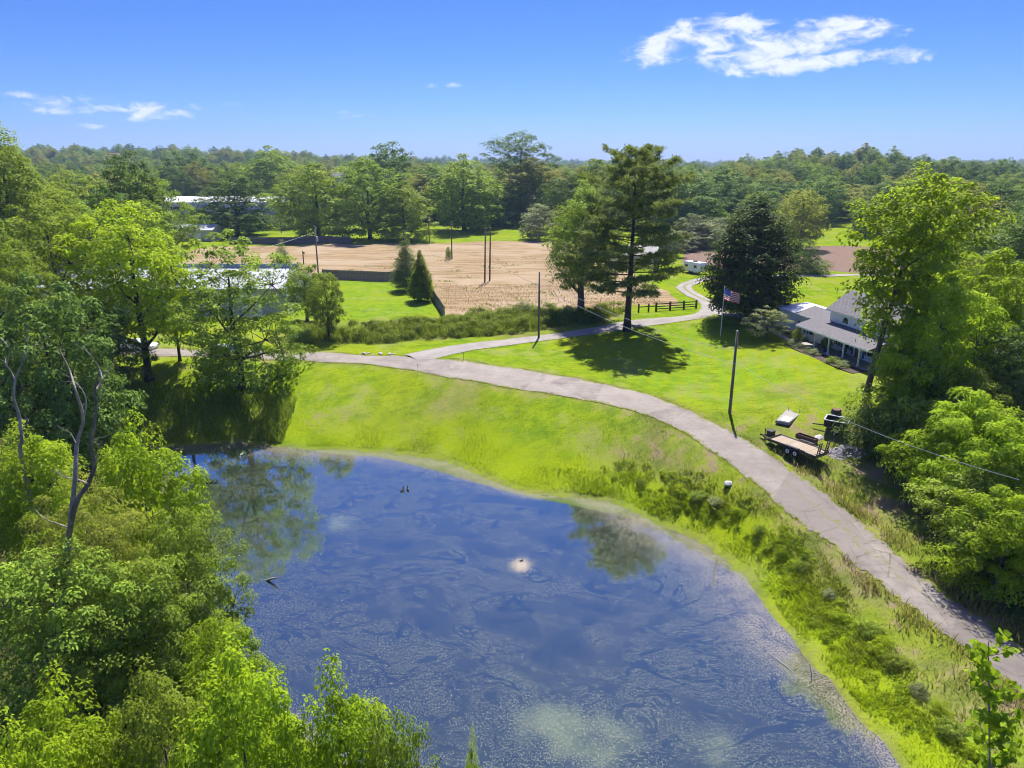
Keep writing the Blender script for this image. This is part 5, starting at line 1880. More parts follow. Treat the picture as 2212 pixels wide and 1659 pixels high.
# ------------------------------------------------------------------ flagpole and flag
def flag():
    b = spot(1556, 726)
    root = empty('flagpole', b, 0, label='white flagpole beside the dark maple', cat='flagpole')
    h = 6.9
    MB().tube([(0, 0, -.2), (0, 0, h)], [.05, .032], 10).build('pole', MAT['white_paint'], root)
    MB().tube([(0, 0, h), (0, 0, h + .05), (0, 0, h + .11), (0, 0, h + .16)], [.03, .075, .07, .01], 10).build('finial', MAT['galv'], root)
    MB().tube([(.06, 0, .9), (.06, 0, h - .1)], .006, 4).build('halyard', MAT['white_paint'], root)
    fl = empty('flag', (b.x, b.y, b.z + h - .12), R(-12), label='american flag flying from the white flagpole', cat='flag')
    Hh, Ll = 1.55, 2.6

    def pt(u, v):     # u along the fly 0..1, v down the hoist 0..1
        x = .06 + Ll * u * .80
        z = -Hh * v - .72 * u - .10 * math.sin(u * 6) * u
        y = .16 * math.sin(u * 9 + v * 1.6) * u + .06 * math.sin(v * 5 + u * 3)
        return (x, y, z)
    cols = 26
    parts = {}

    def cloth(name, mat, u0, u1, v0, v1, nu, nv, lift=0.0):
        V, F = [], []
        for i in range(nu + 1):
            for j in range(nv + 1):
                p = pt(u0 + (u1 - u0) * i / nu, v0 + (v1 - v0) * j / nv)
                V.append((p[0], p[1] - lift, p[2]))
        for i in range(nu):
            for j in range(nv):
                a = i * (nv + 1) + j
                F.append((a, a + 1, a + nv + 2, a + nv + 1))
        me = np_mesh(name, V, F, mat, smooth=True)
        o = link(name, me, fl)
        return o
    for k in range(13):
        u0 = .4 if k < 7 else 0.0
        cloth('stripe', MAT['flag_red'] if k % 2 == 0 else MAT['flag_white'], u0, 1, k / 13, (k + 1) / 13, 26 if k >= 7 else 16, 2)
    can = cloth('canton', MAT['flag_blue'], 0, .4, 0, 7 / 13, 12, 6)
    st = MB()
    for row in range(9):
        for c in range(6 if row % 2 == 0 else 5):
            u = .4 * ((c + (.5 if row % 2 == 0 else 1.0)) / 6)
            v = 7 / 13 * (row + .5 + .3) / 9.6
            for sgn in (-.014, .014):
                c0 = pt(u, v)
                P = []
                for q in range(10):
                    r = .045 if q % 2 == 0 else .018
                    a = math.pi / 2 + q * math.pi / 5
                    p = pt(u + r * math.cos(a) / (Ll * .80), v - r * math.sin(a) / Hh)
                    P.append((p[0], p[1] + sgn, p[2]))
                st.add(P, [tuple(range(10))])
    st.build('stars', MAT['flag_white'], can)


flag()


# ------------------------------------------------------------------ things beside the road
def flatbed():
    d = Vector((.56, -.83, 0)).normalized()
    ang = math.atan2(d.y, d.x)
    bx, by = down([(23.9, 60.4)])[0]                      # middle of the front edge of the deck
    root = empty('flatbed_trailer', gz(bx, by), ang, label='black flatbed trailer with wooden deck and raised ramps beside the road', cat='trailer')
    blk = MAT['black_steel']
    L, w, z = 4.85, 1.9, .72
    fr = MB()
    for sy in (-1, 1):
        fr.box(0, L, sy * (w / 2) - .05, sy * (w / 2) + .05, z - .16, z + .0)
        fr.box(.1, L, sy * .45 - .04, sy * .45 + .04, z - .2, z - .07)
    for q in np.linspace(.05, L - .05, 9):
        fr.box(q - .04, q + .04, -w / 2 + .05, w / 2 - .05, z - .14, z - .05)
    fr.build('frame', blk, root)
    n = 9
    pw = (w - .14) / n
    pm = MB().box(.03, L - .95, 0, pw - .014, z - .045, z + .012).mesh('deck_plank', MAT['deck_wood'])
    tm = MB().box(0, .92, 0, pw - .014, -.028, .028).mesh('deck_plank', MAT['deck_wood'])
    for i in range(n):
        link('deck_plank', pm, root, (0, -w / 2 + .07 + i * pw, 0))
        o = link('deck_plank', tm, root, (L - .93, -w / 2 + .07 + i * pw, z - .018))   # the rear end slopes down
        o.rotation_euler = (0, R(9), 0)
    MB().bar((0, -w / 2, z + .08), (0, w / 2, z + .08), .08, .12).build('front_rail', blk, root)
    for sy in (-1, 1):
        MB().box(.05, L - 1, sy * (w / 2 + .02) - .02, sy * (w / 2 + .02) + .02, z + .02, z + .09).build('side_rail', MAT['deck_wood'] if sy > 0 else blk, root)
        # fender over two wheels
        f = MB()
        pts = [(1.75, z - .1), (1.95, z + .16), (3.35, z + .16), (3.55, z - .1)]
        for (a, b), (c, e) in zip(pts[:-1], pts[1:]):
            f.bar((a, sy * (w / 2 + .17), b), (c, sy * (w / 2 + .17), e), .24, .03)
        f.build('fender', blk, root)
        for q in (2.25, 3.02):
            y0 = sy * (w / 2 + .17)
            wh = MB()
            prof = [(.20, -.11), (.30, -.12), (.345, -.08), (.355, 0), (.345, .08), (.30, .12), (.20, .11)]
            V, F = [], []
            nn = 22
            for r, o in prof:
                for k in range(nn):
                    a = 2 * math.pi * k / nn
                    V.append((r * math.cos(a), o, r * math.sin(a)))
            for i in range(len(prof) - 1):
                for k in range(nn):
                    F.append((i * nn + k, i * nn + (k + 1) % nn, (i + 1) * nn + (k + 1) % nn, (i + 1) * nn + k))
            wheel = link('wheel', None, root, (q, y0, .355))
            MB().add(V, F).build('tyre', MAT['tyre'], wheel, smooth=True)
            MB().tube([(0, -.085, 0), (0, .085, 0)], .205, nn).build('rim', MAT['rim'], wheel)
            MB().tube([(0, -.12, 0), (0, .12, 0)], .07, 10).build('hub', blk, wheel)
    MB().bar((0, -w / 2 + .1, z - .12), (-1.35, 0, z - .2), .1, .14).bar((0, w / 2 - .1, z - .12), (-1.35, 0, z - .2), .1, .14).build('tongue', blk, root)
    MB().bar((-1.3, 0, z - .18), (-1.62, 0, z - .22), .12, .14).build('coupler', blk, root)
    MB().tube([(-1.2, .14, 0.02), (-1.2, .14, z + .5)], [.05, .04], 8).bar((-1.32, .14, .02), (-1.08, .14, .02), .2, .03).build('jack', blk, root)
    bo = MB().box(-.75, -.2, -.3, .3, z - .1, z + .48).build('tool_box', blk, root, bevel=.03)
    MB().box(-.78, -.17, -.33, .33, z + .482, z + .53).build('lid', MAT['black_steel'], bo)
    for y0 in (-.62, .55):
        r = MB()
        a, b = Vector((L + .02, y0, z - .2)), Vector((L + .22, y0, z + 1.15))
        for sx in (-.19, .19):
            r.bar(a + Vector((0, sx, 0)), b + Vector((0, sx, 0)), .05, .08, (0, 1, 0))
        for t in np.linspace(.04, .96, 8):
            p = a.lerp(b, t)
            r.bar(p + Vector((0, -.19, 0)), p + Vector((0, .19, 0)), .05, .05)
        r.bar(a.lerp(b, .5) + Vector((0, 0, 0)), Vector((L + .42, y0, z - .1)), .05, .05)
        r.build('ramp', blk, root)
    MB().bar((L - .02, -w / 2, z - .22), (L - .02, w / 2, z - .22), .1, .12).build('bumper', blk, root)
    for sy in (-1, 1):
        MB().box(L + .032, L + .05, sy * .8 - .07, sy * .8 + .07, z - .26, z - .18).build('tail_lamp', MAT['lamp'], root)


flatbed()


def bed_trailer():
    root = empty('bed_trailer', gz(*down([(30.6, 63.0)])[0]), R(-32), label='black pickup-bed box on a trailer frame beyond the flatbed trailer', cat='trailer')
    blk = MAT['black_steel']
    L, w, z0, z1 = 2.05, 1.65, .62, 1.28
    for nm, a in (('side_panel', (-L / 2, L / 2, -w / 2, -w / 2 + .07, z0, z1)), ('side_panel', (-L / 2, L / 2, w / 2 - .07, w / 2, z0, z1)),
                  ('front_panel', (-L / 2 + .002, -L / 2 + .07, -w / 2 + .072, w / 2 - .072, z0, z1 - .03)), ('tailgate', (L / 2 - .07, L / 2 - .002, -w / 2 + .072, w / 2 - .072, z0, z1 - .03)),
                  ('bed_floor', (-L / 2 + .072, L / 2 - .072, -w / 2 + .072, w / 2 - .072, z0 + .02, z0 + .07))):
        MB().box(*a).build(nm, blk, root)
    rail = MB()
    for a, b in (((-L / 2, -w / 2), (L / 2, -w / 2)), ((L / 2, -w / 2), (L / 2, w / 2)), ((L / 2, w / 2), (-L / 2, w / 2)), ((-L / 2, w / 2), (-L / 2, -w / 2))):
        rail.bar((*a, z1 + .03), (*b, z1 + .03), .11, .06)
    rail.build('top_rail', MAT['galv'], root)
    MB().bar((-L / 2, 0, z0 - .1), (-L / 2 - 1.1, 0, .45), .1, .1).build('tongue', blk, root)
    MB().box(-L / 2, L / 2, -.35, -.25, z0 - .15, z0 - .004).box(-L / 2, L / 2, .25, .35, z0 - .15, z0 - .004).build('frame', blk, root)
    MB().tube([(.1, -w / 2 - .02, .34), (.1, w / 2 + .02, .34)], .04, 8).build('axle', blk, root)
    for sy in (-1, 1):
        wh = link('wheel', None, root, (.1, sy * (w / 2 - .06), .34))
        MB().tube([(0, -.1, 0), (0, -.085, 0), (0, .085, 0), (0, .1, 0)], [.29, .34, .34, .29], 20).build('tyre', MAT['tyre'], wh, smooth=True)
        MB().tube([(0, -.105, 0), (0, .105, 0)], .17, 14).build('rim', MAT['rim'], wh)
    MB().tube([(.45, .1, z0 + .07), (.45, .1, z0 + .2)], [.26, .26], 14).build('spare_bundle', MAT['stone'], root)


bed_trailer()


def well_slab():
    r = spot(1704, 902)
    root = empty('storm_shelter', r, R(52), label='concrete storm shelter slab with a pale metal hatch on the lawn', cat='shelter')
    MB().add([(-2.3, -.75, -.2), (2.2, -.95, -.2), (2.2, .95, -.2), (-2.3, .9, -.2), (-2.2, -.7, .10), (2.1, -.9, .34), (2.1, .9, .34), (-2.2, .85, .10)],
             [(3, 2, 1, 0), (4, 5, 6, 7), (0, 1, 5, 4), (1, 2, 6, 5), (2, 3, 7, 6), (3, 0, 4, 7)]).build('slab', MAT['concrete'], root, bevel=.03)
    h = MB().box(-.8, .8, -.55, .55, 0, .05).build('hatch', MAT['galv'], root)
    h.location = (-1.3, -.1, .17)
    h.rotation_euler = (0, R(-3.2), 0)
    MB().bar((-.3, -.3, .07), (.3, -.3, .07), .03, .04).build('handle', MAT['steel'], h)
    root.scale = (.82, .82, .82)
    for y0 in (-.7, .7):
        MB().tube([(1.85, y0, .3), (1.85, y0, .62), (1.85, y0 + .1, .70)], [.06, .06, .05], 8).build('vent_pipe', MAT['steel'], root)


well_slab()


def stump():
    r = spot(1806, 893)
    root = empty('tree_stump', r, 0, label='dark sawn tree stump on the lawn above the trailers', cat='stump')
    rr = np.random.RandomState(2)
    n = 18
    rad = .42 * (1 + .12 * np.sin(np.arange(n) * 1.1) + .05 * rr.normal(size=n))
    V, F = [], []
    for k, (z, s) in enumerate(((-.1, 1.35), (.12, 1.1), (.45, 1.0))):
        for i in range(n):
            a = 2 * math.pi * i / n
            V.append((rad[i] * s * math.cos(a), rad[i] * s * math.sin(a), z + .02 * math.sin(i)))
    for k in range(2):
        for i in range(n):
            F.append((k * n + i, k * n + (i + 1) % n, (k + 1) * n + (i + 1) % n, (k + 1) * n + i))
    MB().add(V, F).build('bark', MAT['bark_dark'], root)
    MB().add([V[2 * n + i] for i in range(n)], [tuple(range(n))]).build('cut_face', MAT['pole_brown'], root)


stump()


def rock_mesh(seed, r, name='rock', mat=None):
    rng = np.random.RandomState(seed)
    bm = bmesh.new()
    bmesh.ops.create_icosphere(bm, subdivisions=2, radius=r)
    k = rng.normal(size=(5, 3)) * 2.2
    ph = rng.uniform(0, 6, 5)
    for v in bm.verts:
        d = v.co.normalized()
        f = 1 + sum(.09 * math.sin(float(np.dot(k[i], d)) + ph[i]) for i in range(5))
        v.co = Vector((d.x * f * 1.15, d.y * f * .9, max(-.3, d.z * f * .62))) * r
    me = bpy.data.meshes.new(name)
    bm.to_mesh(me)
    bm.free()
    me.materials.append(mat or MAT['stone'])
    return me


pale_ = plain('pale_stone', (.42, .40, .37), .9, var=.2, scale=4, bump=.3)
for i, (u, v, r) in enumerate(((786, 765, .30), (795, 764, .22), (822, 765, .34), (842, 766, .30), (852, 765, .22), (806, 767, .16))):
    p = spot(u, v)
    tag(link('boulder', rock_mesh(i, r, 'boulder', pale_), None, (p.x, p.y, p.z + r * .2), i), ORD[i] + ' pale boulder from the left in the row where the driveway leaves the road', 'rock', 'pale boulders at the junction')
p_ = spot(2185 * .72 + 0, 1453 * .72)
tag(link('boulder', rock_mesh(33, .34, 'boulder', MAT['stone']), None, (*p_.xy, p_.z + .08), .4), 'pale rock in the weeds of the pond bank', 'rock')


def gravel_heap():
    rng = np.random.RandomState(4)
    c = spot(1826, 978)
    root = empty('gravel_heap', (c.x, c.y, hz(c.x, c.y)), 0, label='heap of grey gravel and brush behind the flatbed trailer', cat='gravel heap')
    n, m = 20, 40
    V = [(0, 0, .72)]
    F = []
    for i in range(1, n + 1):
        r = i / n
        for k in range(m):
            a = 2 * math.pi * k / m
            R1 = 1.45 * (1 + .18 * math.sin(2 * a + 1) + .1 * math.sin(5 * a))
            x, y = r * R1 * math.cos(a) * 1.15, r * R1 * math.sin(a) * .85
            V.append((x, y, .72 * (1 - sst(0, 1.0, np.array(r))) + .04 * rng.normal() * (r < .95) - .06 * (i == n) + hz(c.x + x, c.y + y) - root.location.z))
    for k in range(m):
        F.append((0, 1 + k, 1 + (k + 1) % m))
    for i in range(n - 1):
        for k in range(m):
            F.append((1 + i * m + k, 1 + (i + 1) * m + k, 1 + (i + 1) * m + (k + 1) % m, 1 + i * m + (k + 1) % m))
    MB().add(V, F).build('heap', plain('gravel', (.20, .19, .185), .95, var=.5, scale=14, bump=.8), root)
    rm = [rock_mesh(70 + q, .09, 'gravel_stone') for q in range(4)]
    for i in range(60):
        a, r = rng.uniform(0, 6.28), rng.uniform(.2, 1.15)
        x, y = 1.5 * r * math.cos(a), 1.2 * r * math.sin(a)
        link('stone', rm[i % 4], root, (x, y, max(0, .70 * (1 - float(sst(0, 1, np.array(r))))) + hz(c.x + x, c.y + y) - root.location.z + .02), a)


gravel_heap()
c_ = spot(1745, 962)
root_ = empty('timber_box', (c_.x + .2, c_.y + .9, hz(c_.x + .2, c_.y + .9)), R(-56), label='long brown timber trough lying behind the flatbed trailer', cat='trough')
MB().box(-1.0, 1.0, -.3, -.24, 0, .42).build('side_board', MAT['rust'], root_)
MB().box(-1.0, 1.0, .24, .3, 0, .42).build('side_board', MAT['rust'], root_)
MB().box(-1.0, -.94, -.238, .238, .0, .42).build('end_board', MAT['rust'], root_)
MB().box(.94, 1.0, -.238, .238, .0, .42).build('end_board', MAT['rust'], root_)
MB().box(-.938, .938, -.238, .238, .0, .06).build('bottom', MAT['rust'], root_)
p_ = spot(1768, 957)
tag(link('boulder', rock_mesh(51, .5), None, (p_.x + .4, p_.y + .9, hz(p_.x, p_.y) + .1), 1.0), 'grey rock behind the timber trough', 'rock')

for i, (u, v, h, lab) in enumerate(((903, 808, 1.3, 'thin dark marker stake on the bank beside the road'), (1001, 779, 1.1, 'thin dark marker stake in the fork of the driveway'))):
    p = spot(u, v)
    root_ = empty('marker_stake', p, 0, label=lab, cat='stake')
    MB().tube([(0, 0, -.2), (.02, 0, h)], .022, 6).build('shaft', MAT['rust'], root_)
    MB().box(-.03, .06, -.015, .015, h - .22, h - .02).build('reflector', MAT['galv'], root_)


# ------------------------------------------------------------------ parked cars
def car(x, y, rz, mat, label, suv=False):
    root = empty('parked_car', gz(x, y, .06), rz, label=label, cat='car', group='cars parked on the road')
    Lh, w = 2.25, .90
    top = 1.62 if suv else 1.44
    body = [(-Lh, .32), (-Lh + .05, .62), (-Lh + .02, .86), (-1.9, .96), (1.05, .98), (1.95, .86), (Lh - .05, .70), (Lh, .42), (Lh - .1, .25), (-Lh + .15, .25)]
    Mx = Matrix(((1, 0, 0, 0), (0, 0, -1, w), (0, 1, 0, 0), (0, 0, 0, 1)))
    MB().prism(body, 0, 2 * w, Mx).build('body', mat, root, bevel=.09)
    cab = [(-1.95, .95), (1.10, .97), (.45, top - .04), (.1, top), (-1.2, top), (-1.65, top - .08)]
    Mc = Matrix(((1, 0, 0, 0), (0, 0, -1, w - .1), (0, 1, 0, 0), (0, 0, 0, 1)))
    MB().prism(cab, 0, 2 * w - .2, Mc).build('cabin', mat, root, bevel=.08)
    for sy in (-1, 1):
        y0 = sy * (w - .095)
        for a, b in ((-1.5, -.62), (-.52, .32)):
            MB().add([(a, y0, 1.03), (b + (.25 if b > 0 else 0), y0, 1.03), (b, y0, top - .12), (a + .1, y0, top - .12),
                      (a, y0 + sy * .012, 1.03), (b + (.25 if b > 0 else 0), y0 + sy * .012, 1.03), (b, y0 + sy * .012, top - .12), (a + .1, y0 + sy * .012, top - .12)],
                     [(0, 1, 2, 3), (7, 6, 5, 4), (0, 4, 5, 1), (1, 5, 6, 2), (2, 6, 7, 3), (3, 7, 4, 0)]).build('side_window', MAT['glass'], root)
        for q in (-1.35, 1.4):
            wh = link('wheel', None, root, (q, sy * (w - .1), .32))
            MB().tube([(0, -.11, 0), (0, -.09, 0), (0, .09, 0), (0, .11, 0)], [.28, .32, .32, .28], 20).build('tyre', MAT['tyre'], wh, smooth=True)
            MB().tube([(0, -.115, 0), (0, .115, 0)], .19, 14).build('rim', MAT['rim'], wh)
        MB().box(Lh - .13, Lh - .01, sy * .62 - .16, sy * .62 + .16, .62, .74).build('headlight', MAT['galv'], root)
        MB().box(-Lh - .005, -Lh + .06, sy * .68 - .12, sy * .68 + .12, .66, .82).build('tail_lamp', MAT['lamp'], root)
    MB().add([(1.07, -.66, 1.0), (1.07, .66, 1.0), (.47, .58, top - .08), (.47, -.58, top - .08), (1.10, -.66, 1.01), (1.10, .66, 1.01), (.50, .58, top - .07), (.50, -.58, top - .07)],
             [(3, 2, 1, 0), (4, 5, 6, 7), (0, 1, 5, 4), (1, 2, 6, 5), (2, 3, 7, 6), (3, 0, 4, 7)]).build('windscreen', MAT['glass'], root)
    return root


car(-37.6, 91.0, R(-6), MAT['car_silver'], 'silver car parked on the road behind the open leafy tree', True)
car(-50.5, 93.8, R(-4), MAT['car_white'], 'white car parked on the road left of the open leafy tree')
car(-54.6, 95.2, R(-4), MAT['car_dark'], 'dark car in the shade behind the yellow-green tree', True)


# ------------------------------------------------------------------ on the water
def bird(x, y, rz, s, label, group):
    pts = [(-.30, 0, .10), (-.22, 0, .09), (-.10, 0, .07), (.06, 0, .06), (.17, 0, .10), (.20, 0, .19), (.21, 0, .27), (.25, 0, .31), (.31, 0, .29), (.38, 0, .275)]
    rad = [.015, .06, .105, .115, .08, .045, .04, .052, .028, .008]
    o = MB().tube([(a * s, b * s, c * s) for a, b, c in pts], [r * s for r in rad], 12).build('duck', MAT['duck'], None, (x, y, WATER_Z - .01), rz, smooth=True)
    sd = o.modifiers.new('soft', 'SUBSURF')
    sd.levels = sd.render_levels = 1
    tag(o, label, 'duck', group)


bird(-10.7, 63.2, 1.2, 1.15, 'left duck of the pair on the open water', 'pair of ducks')
bird(-10.15, 63.35, 1.9, 1.15, 'right duck of the pair on the open water', 'pair of ducks')
for i, dx in enumerate((-.45, 0, .4)):
    bird(-30 + dx, 64.9 + .1 * i, .4 * i, .8, ('leftmost', 'middle', 'rightmost')[i] + ' of three small dark birds on the water at left', 'three small birds')
bird(.75, 50.3, .3, .6, 'small dark bird by the pale patch in the pond', None)

tag(MB().tube([(16.6, 39.1, -6.20), (16.8, 38.6, -6.05), (17.2, 37.9, -6.12), (17.6, 37.2, -6.22)], [.012, .022, .026, .03], 6).build('fallen_branch', MAT['bark_pale']), 'bare white branch lying on the pond near the right shore', 'branch')
tag(MB().tube([(18.4, 36.4, -6.3), (18.42, 36.7, -5.7), (18.3, 37.0, -5.2)], [.03, .022, .008], 6).build('bare_stick', MAT['bark_pale']), 'bare stick standing in the pond near the right shore', 'stick')
p_ = spot(592 * 1.0, 1720 * .72, WATER_Z)
tag(MB().tube([(-18.9, 47.6, -6.3), (-18.2, 47.3, -5.9), (-17.7, 47.1, -5.7)], [.10, .09, .05], 8).build('driftwood', MAT['bark_pale']), 'stub of driftwood in the water beside the left trees', 'driftwood')


# ------------------------------------------------------------------ dead trees
def px(u, v, y):
    r = ray(u, v)
    t = y / r.y
    return Vector((r.x * t, r.y * t, CAM_H + r.z * t))


def dead_tree(y, stem, branches, label, base_r, mat):
    b = px(*stem[0], y)
    b.z = hz(b.x, b.y)
    root = empty('dead_tree', b, 0, label=label, cat='dead tree')
    rr = random.Random(len(stem))
    pts = [Vector((0, 0, -.3))] + [px(u, v, y + rr.uniform(-.3, .3)) - b for u, v in stem]
    n = len(pts)
    sm = catmull([tuple(p) for p in pts], 5)
    MB().tube(sm, [base_r * (1 - .82 * i / (len(sm) - 1)) for i in range(len(sm))], 8).build('trunk', mat, root, smooth=True)
    for line, r0 in branches:
        q = [px(u, v, y + (rr.uniform(-.5, .5) if k else 0)) - b for k, (u, v) in enumerate(line)]
        sm = catmull([tuple(p) for p in q], 4)
        MB().tube(sm, [r0 * (1 - .8 * i / (len(sm) - 1)) for i in range(len(sm))], 6).build('branch', MAT['bark_pale'], root, smooth=True)
        for k in range(4):            # fine twigs
            a = Vector(sm[rr.randrange(len(sm) // 2, len(sm))])
            e = a + Vector((rr.uniform(-.5, .5), rr.uniform(-.4, .4), rr.uniform(.1, .6)))
            MB().tube([a, a.lerp(e, .5) + Vector((0, 0, -.05)), e], [r0 * .25 + .004, r0 * .15 + .004, .004], 4, False).build('twig', MAT['bark_pale'], root)


dead_tree(33.5, [(140, 1290), (142, 1230), (150, 1150), (165, 1085), (190, 1045), (205, 1005), (197, 960), (208, 890), (205, 840), (215, 800)],
          [([(152, 1120), (162, 1040), (166, 960), (180, 905), (165, 850), (150, 800), (128, 755)], .13), ([(206, 845), (222, 820), (235, 805), (248, 778)], .06),
           ([(222, 822), (214, 795), (196, 768), (186, 757)], .04), ([(180, 905), (186, 870), (176, 840), (150, 815)], .05), ([(165, 960), (152, 935), (140, 930)], .03),
           ([(190, 1045), (165, 1035), (138, 1030), (112, 1015)], .05), ([(200, 1010), (212, 985), (216, 960)], .03), ([(150, 1140), (120, 1130), (95, 1120), (76, 1100)], .045),
           ([(148, 1170), (165, 1195), (182, 1208)], .03), ([(205, 868), (218, 850), (226, 838)], .025), ([(196, 955), (205, 948), (214, 946)], .02)],
          'forked bare dead tree standing among the left bank foliage', .19, MAT['bark_weather'])
dead_tree(44, [(48, 1000), (47, 950), (42, 900), (30, 860), (33, 820), (45, 790), (52, 760)],
          [([(33, 822), (22, 800), (14, 790), (12, 775)], .06), ([(45, 790), (55, 770), (60, 735), (62, 700)], .05), ([(14, 790), (20, 760), (16, 745), (-5, 725)], .04), ([(46, 930), (58, 915), (63, 905)], .04)],
          'bleached bare dead branches at the left edge', .14, MAT['bark_pale'])


# ------------------------------------------------------------------ young poplar close to the camera
def sapling():
    rng = np.random.RandomState(31)
    bx, by = 18.9, 20.4
    g = hz(bx, by)
    root = empty('poplar_sapling', (bx, by, g), 0, label='young poplar with large round leaves at the lower right edge', cat='tree')
    tip = px(2135, 1385, 20.4)
    b = Vector((bx, by, g))
    top = tip - b
    mb = MB()
    stem = [Vector((0, 0, -.3)), Vector((-.35, .05, 2.5)), Vector((-.85, .0, 5.0)), Vector((-1.45, -.05, 7.4)), top]
    sm = catmull([tuple(p) for p in stem], 8)
    mb.tube(sm, [.11 * (1 - .9 * i / (len(sm) - 1)) + .006 for i in range(len(sm))], 8)
    P, Nn = [], []
    for k in range(120):
        t = rng.uniform(.34, .99)
        s = Vector(sm[int(t * (len(sm) - 1))])
        a = rng.uniform(0, 6.28)
        L = (1.25 - t) * 1.9 + .25
        e = s + Vector((math.cos(a) * L * .8, math.sin(a) * L * .8, L * .75))
        mb.tube([s, s.lerp(e, .5) + Vector((0, 0, -.05)), e], [.022, .014, .005], 5, False)
        for j in range(int(10 + 14 * L)):
            f = rng.uniform(.2, 1.05)
            c = s.lerp(e, f) + Vector(rng.normal(size=3) * .09)
            P.append(c)
            Nn.append(rng.normal(size=3) * .7 + np.array([0, -.5, .6]))
    P, Nn = np.array([tuple(p) for p in P]), np.array(Nn)
    mb.build('trunk', MAT['bark_pale'], root, smooth=True)
    # broad round leaves, six-sided
    n = len(P)
    Nn /= np.linalg.norm(Nn, axis=1)[:, None]
    a = rng.normal(size=(n, 3)); a[:, 2] -= .9
    a -= Nn * (a * Nn).sum(1)[:, None]
    a /= np.linalg.norm(a, axis=1)[:, None]
    bb = np.cross(Nn, a)
    S = rng.uniform(.15, .27, n)[:, None]
    ring = [(0, 0), (.12, .48), (.5, .52), (1.05, 0), (.5, -.52), (.12, -.48)]
    V = np.stack([P + a * S * q + bb * S * w + Nn * S * (.14 * abs(w) - .10 * q * q) for q, w in ring], 1).reshape(-1, 3)
    i = np.arange(n)[:, None] * 6
    F = np.concatenate([i + np.array([[0, 1, 2]]), i + np.array([[0, 2, 3]]), i + np.array([[0, 3, 4]]), i + np.array([[0, 4, 5]])], 0)
    me = np_mesh('foliage', V, F, MAT['leaf_lime'], {'lv': np.repeat(rng.uniform(0, 1, n), 6)})
    link('crown', me, root)


sapling()


# ------------------------------------------------------------------ weeds, hedge row and grass
def blades(name, label, x, y, h, w, mat, rng, lean=.35, cat='grass', kind='stuff', base=None):
    """upright tapering grass blades, bent at half height"""
    n = len(x)
    z = hzv(x, y) if base is None else base
    a = rng.uniform(0, 6.28, n)
    s = np.stack([np.cos(a), np.sin(a), 0 * a], 1)
    b = rng.uniform(0, 6.28, n)
    ln = np.stack([np.cos(b), np.sin(b), 0 * b], 1) * (h * lean * rng.uniform(.2, 1.2, n))[:, None]
    P = np.stack([x, y, z - .03], 1)
    V = np.stack([P - s * w[:, None] / 2, P + s * w[:, None] / 2, P + s * w[:, None] * .35 + ln * .35 + np.array([0, 0, 1]) * (h * .6)[:, None],
                  P + ln + np.array([0, 0, 1]) * h[:, None]], 1).reshape(-1, 3)
    i = np.arange(n)[:, None] * 4
    F = np.concatenate([i + np.array([[0, 1, 2]]), i + np.array([[0, 2, 3]])], 0)
    lv = np.repeat(np.clip(rng.normal(.5, .25, n), 0, 1), 4)
    o = link(name, np_mesh(name, V, F, mat, {'lv': lv}))
    tag(o, label, cat, kind=kind)
    return o


def rnd_where(rng, n, x0, x1, y0, y1, ok):
    out = []
    tot = 0
    while tot < n:
        x, y = rng.uniform(x0, x1, n), rng.uniform(y0, y1, n)
        k = ok(x, y)
        out.append(np.stack([x[k], y[k]], 1))
        tot += int(k.sum())
        if len(out) > 60:
            break
    p = np.concatenate(out)[:n]
    return p[:, 0], p[:, 1]


rg = np.random.RandomState(77)
patch = lambda x, y, f=.5: np.sin(x * f + 1.3 * np.sin(y * f * .8)) * np.sin(y * f * 1.1 + x * f * .4)

# bright reedy grass along the water's edge
x_, y_ = rnd_where(rg, 15000, 0, 26, 25, 68, lambda x, y: (lambda d: (d > .3) & (d < 2.8) & (rg.uniform(0, 1, len(x)) < (.45 + .5 * patch(x, y, .9)) * sst(2, 9, x)))(sdist(POND, x, y)))
blades('shore_grass', 'bright green tall grass along the right shore of the pond', x_, y_, rg.uniform(.15, .5, len(x_)) * (.75 + .45 * patch(x_, y_, .7)), rg.uniform(.03, .055, len(x_)), MAT['weed_bright'], rg, lean=.9)
# sparser, shorter tufts on the far shore and banks
x_, y_ = rnd_where(rg, 16000, -38, 9, 60, 84, lambda x, y: (lambda d: (d > .25) & (d < 7) & (rg.uniform(0, 1, len(x)) < np.exp(-d / 2.2) * (.5 + .6 * patch(x, y, .8))))(sdist(POND, x, y)))
blades('bank_grass', 'short green grass on the far bank of the pond', x_, y_, rg.uniform(.06, .2, len(x_)), rg.uniform(.03, .06, len(x_)), MAT['weed_bright'], rg, lean=1.0)
# dry and green weeds on the right bank and the verge
okr = lambda x, y: (lambda d, r: (d > 1.6) & (d < 4.6) & (r > .6) & (rg.uniform(0, 1, len(x)) < (.35 + .5 * patch(x, y, .7)) * sst(8, 15, x) * (1 - sst(54, 68, y))))(sdist(POND, x, y), sdist(ROAD_POLY, x, y))
x_, y_ = rnd_where(rg, 11000, 7, 29, 27, 68, okr)
blades('bank_weeds', 'mixed green weeds on the slope between pond and road', x_, y_, rg.uniform(.12, .5, len(x_)) * (.7 + .5 * patch(x_, y_, .9)), rg.uniform(.03, .06, len(x_)), MAT['weed_mix'], rg, lean=.9)
x_, y_ = rnd_where(rg, 9000, 7, 30, 27, 70, lambda x, y: (lambda d, r: (d > 3.5) & (r > .1) & (rg.uniform(0, 1, len(x)) < (.3 + .5 * patch(x, y, 1.1)) * sst(7, 12, x)))(sdist(POND, x, y), sdist(ROAD_POLY, x, y)))
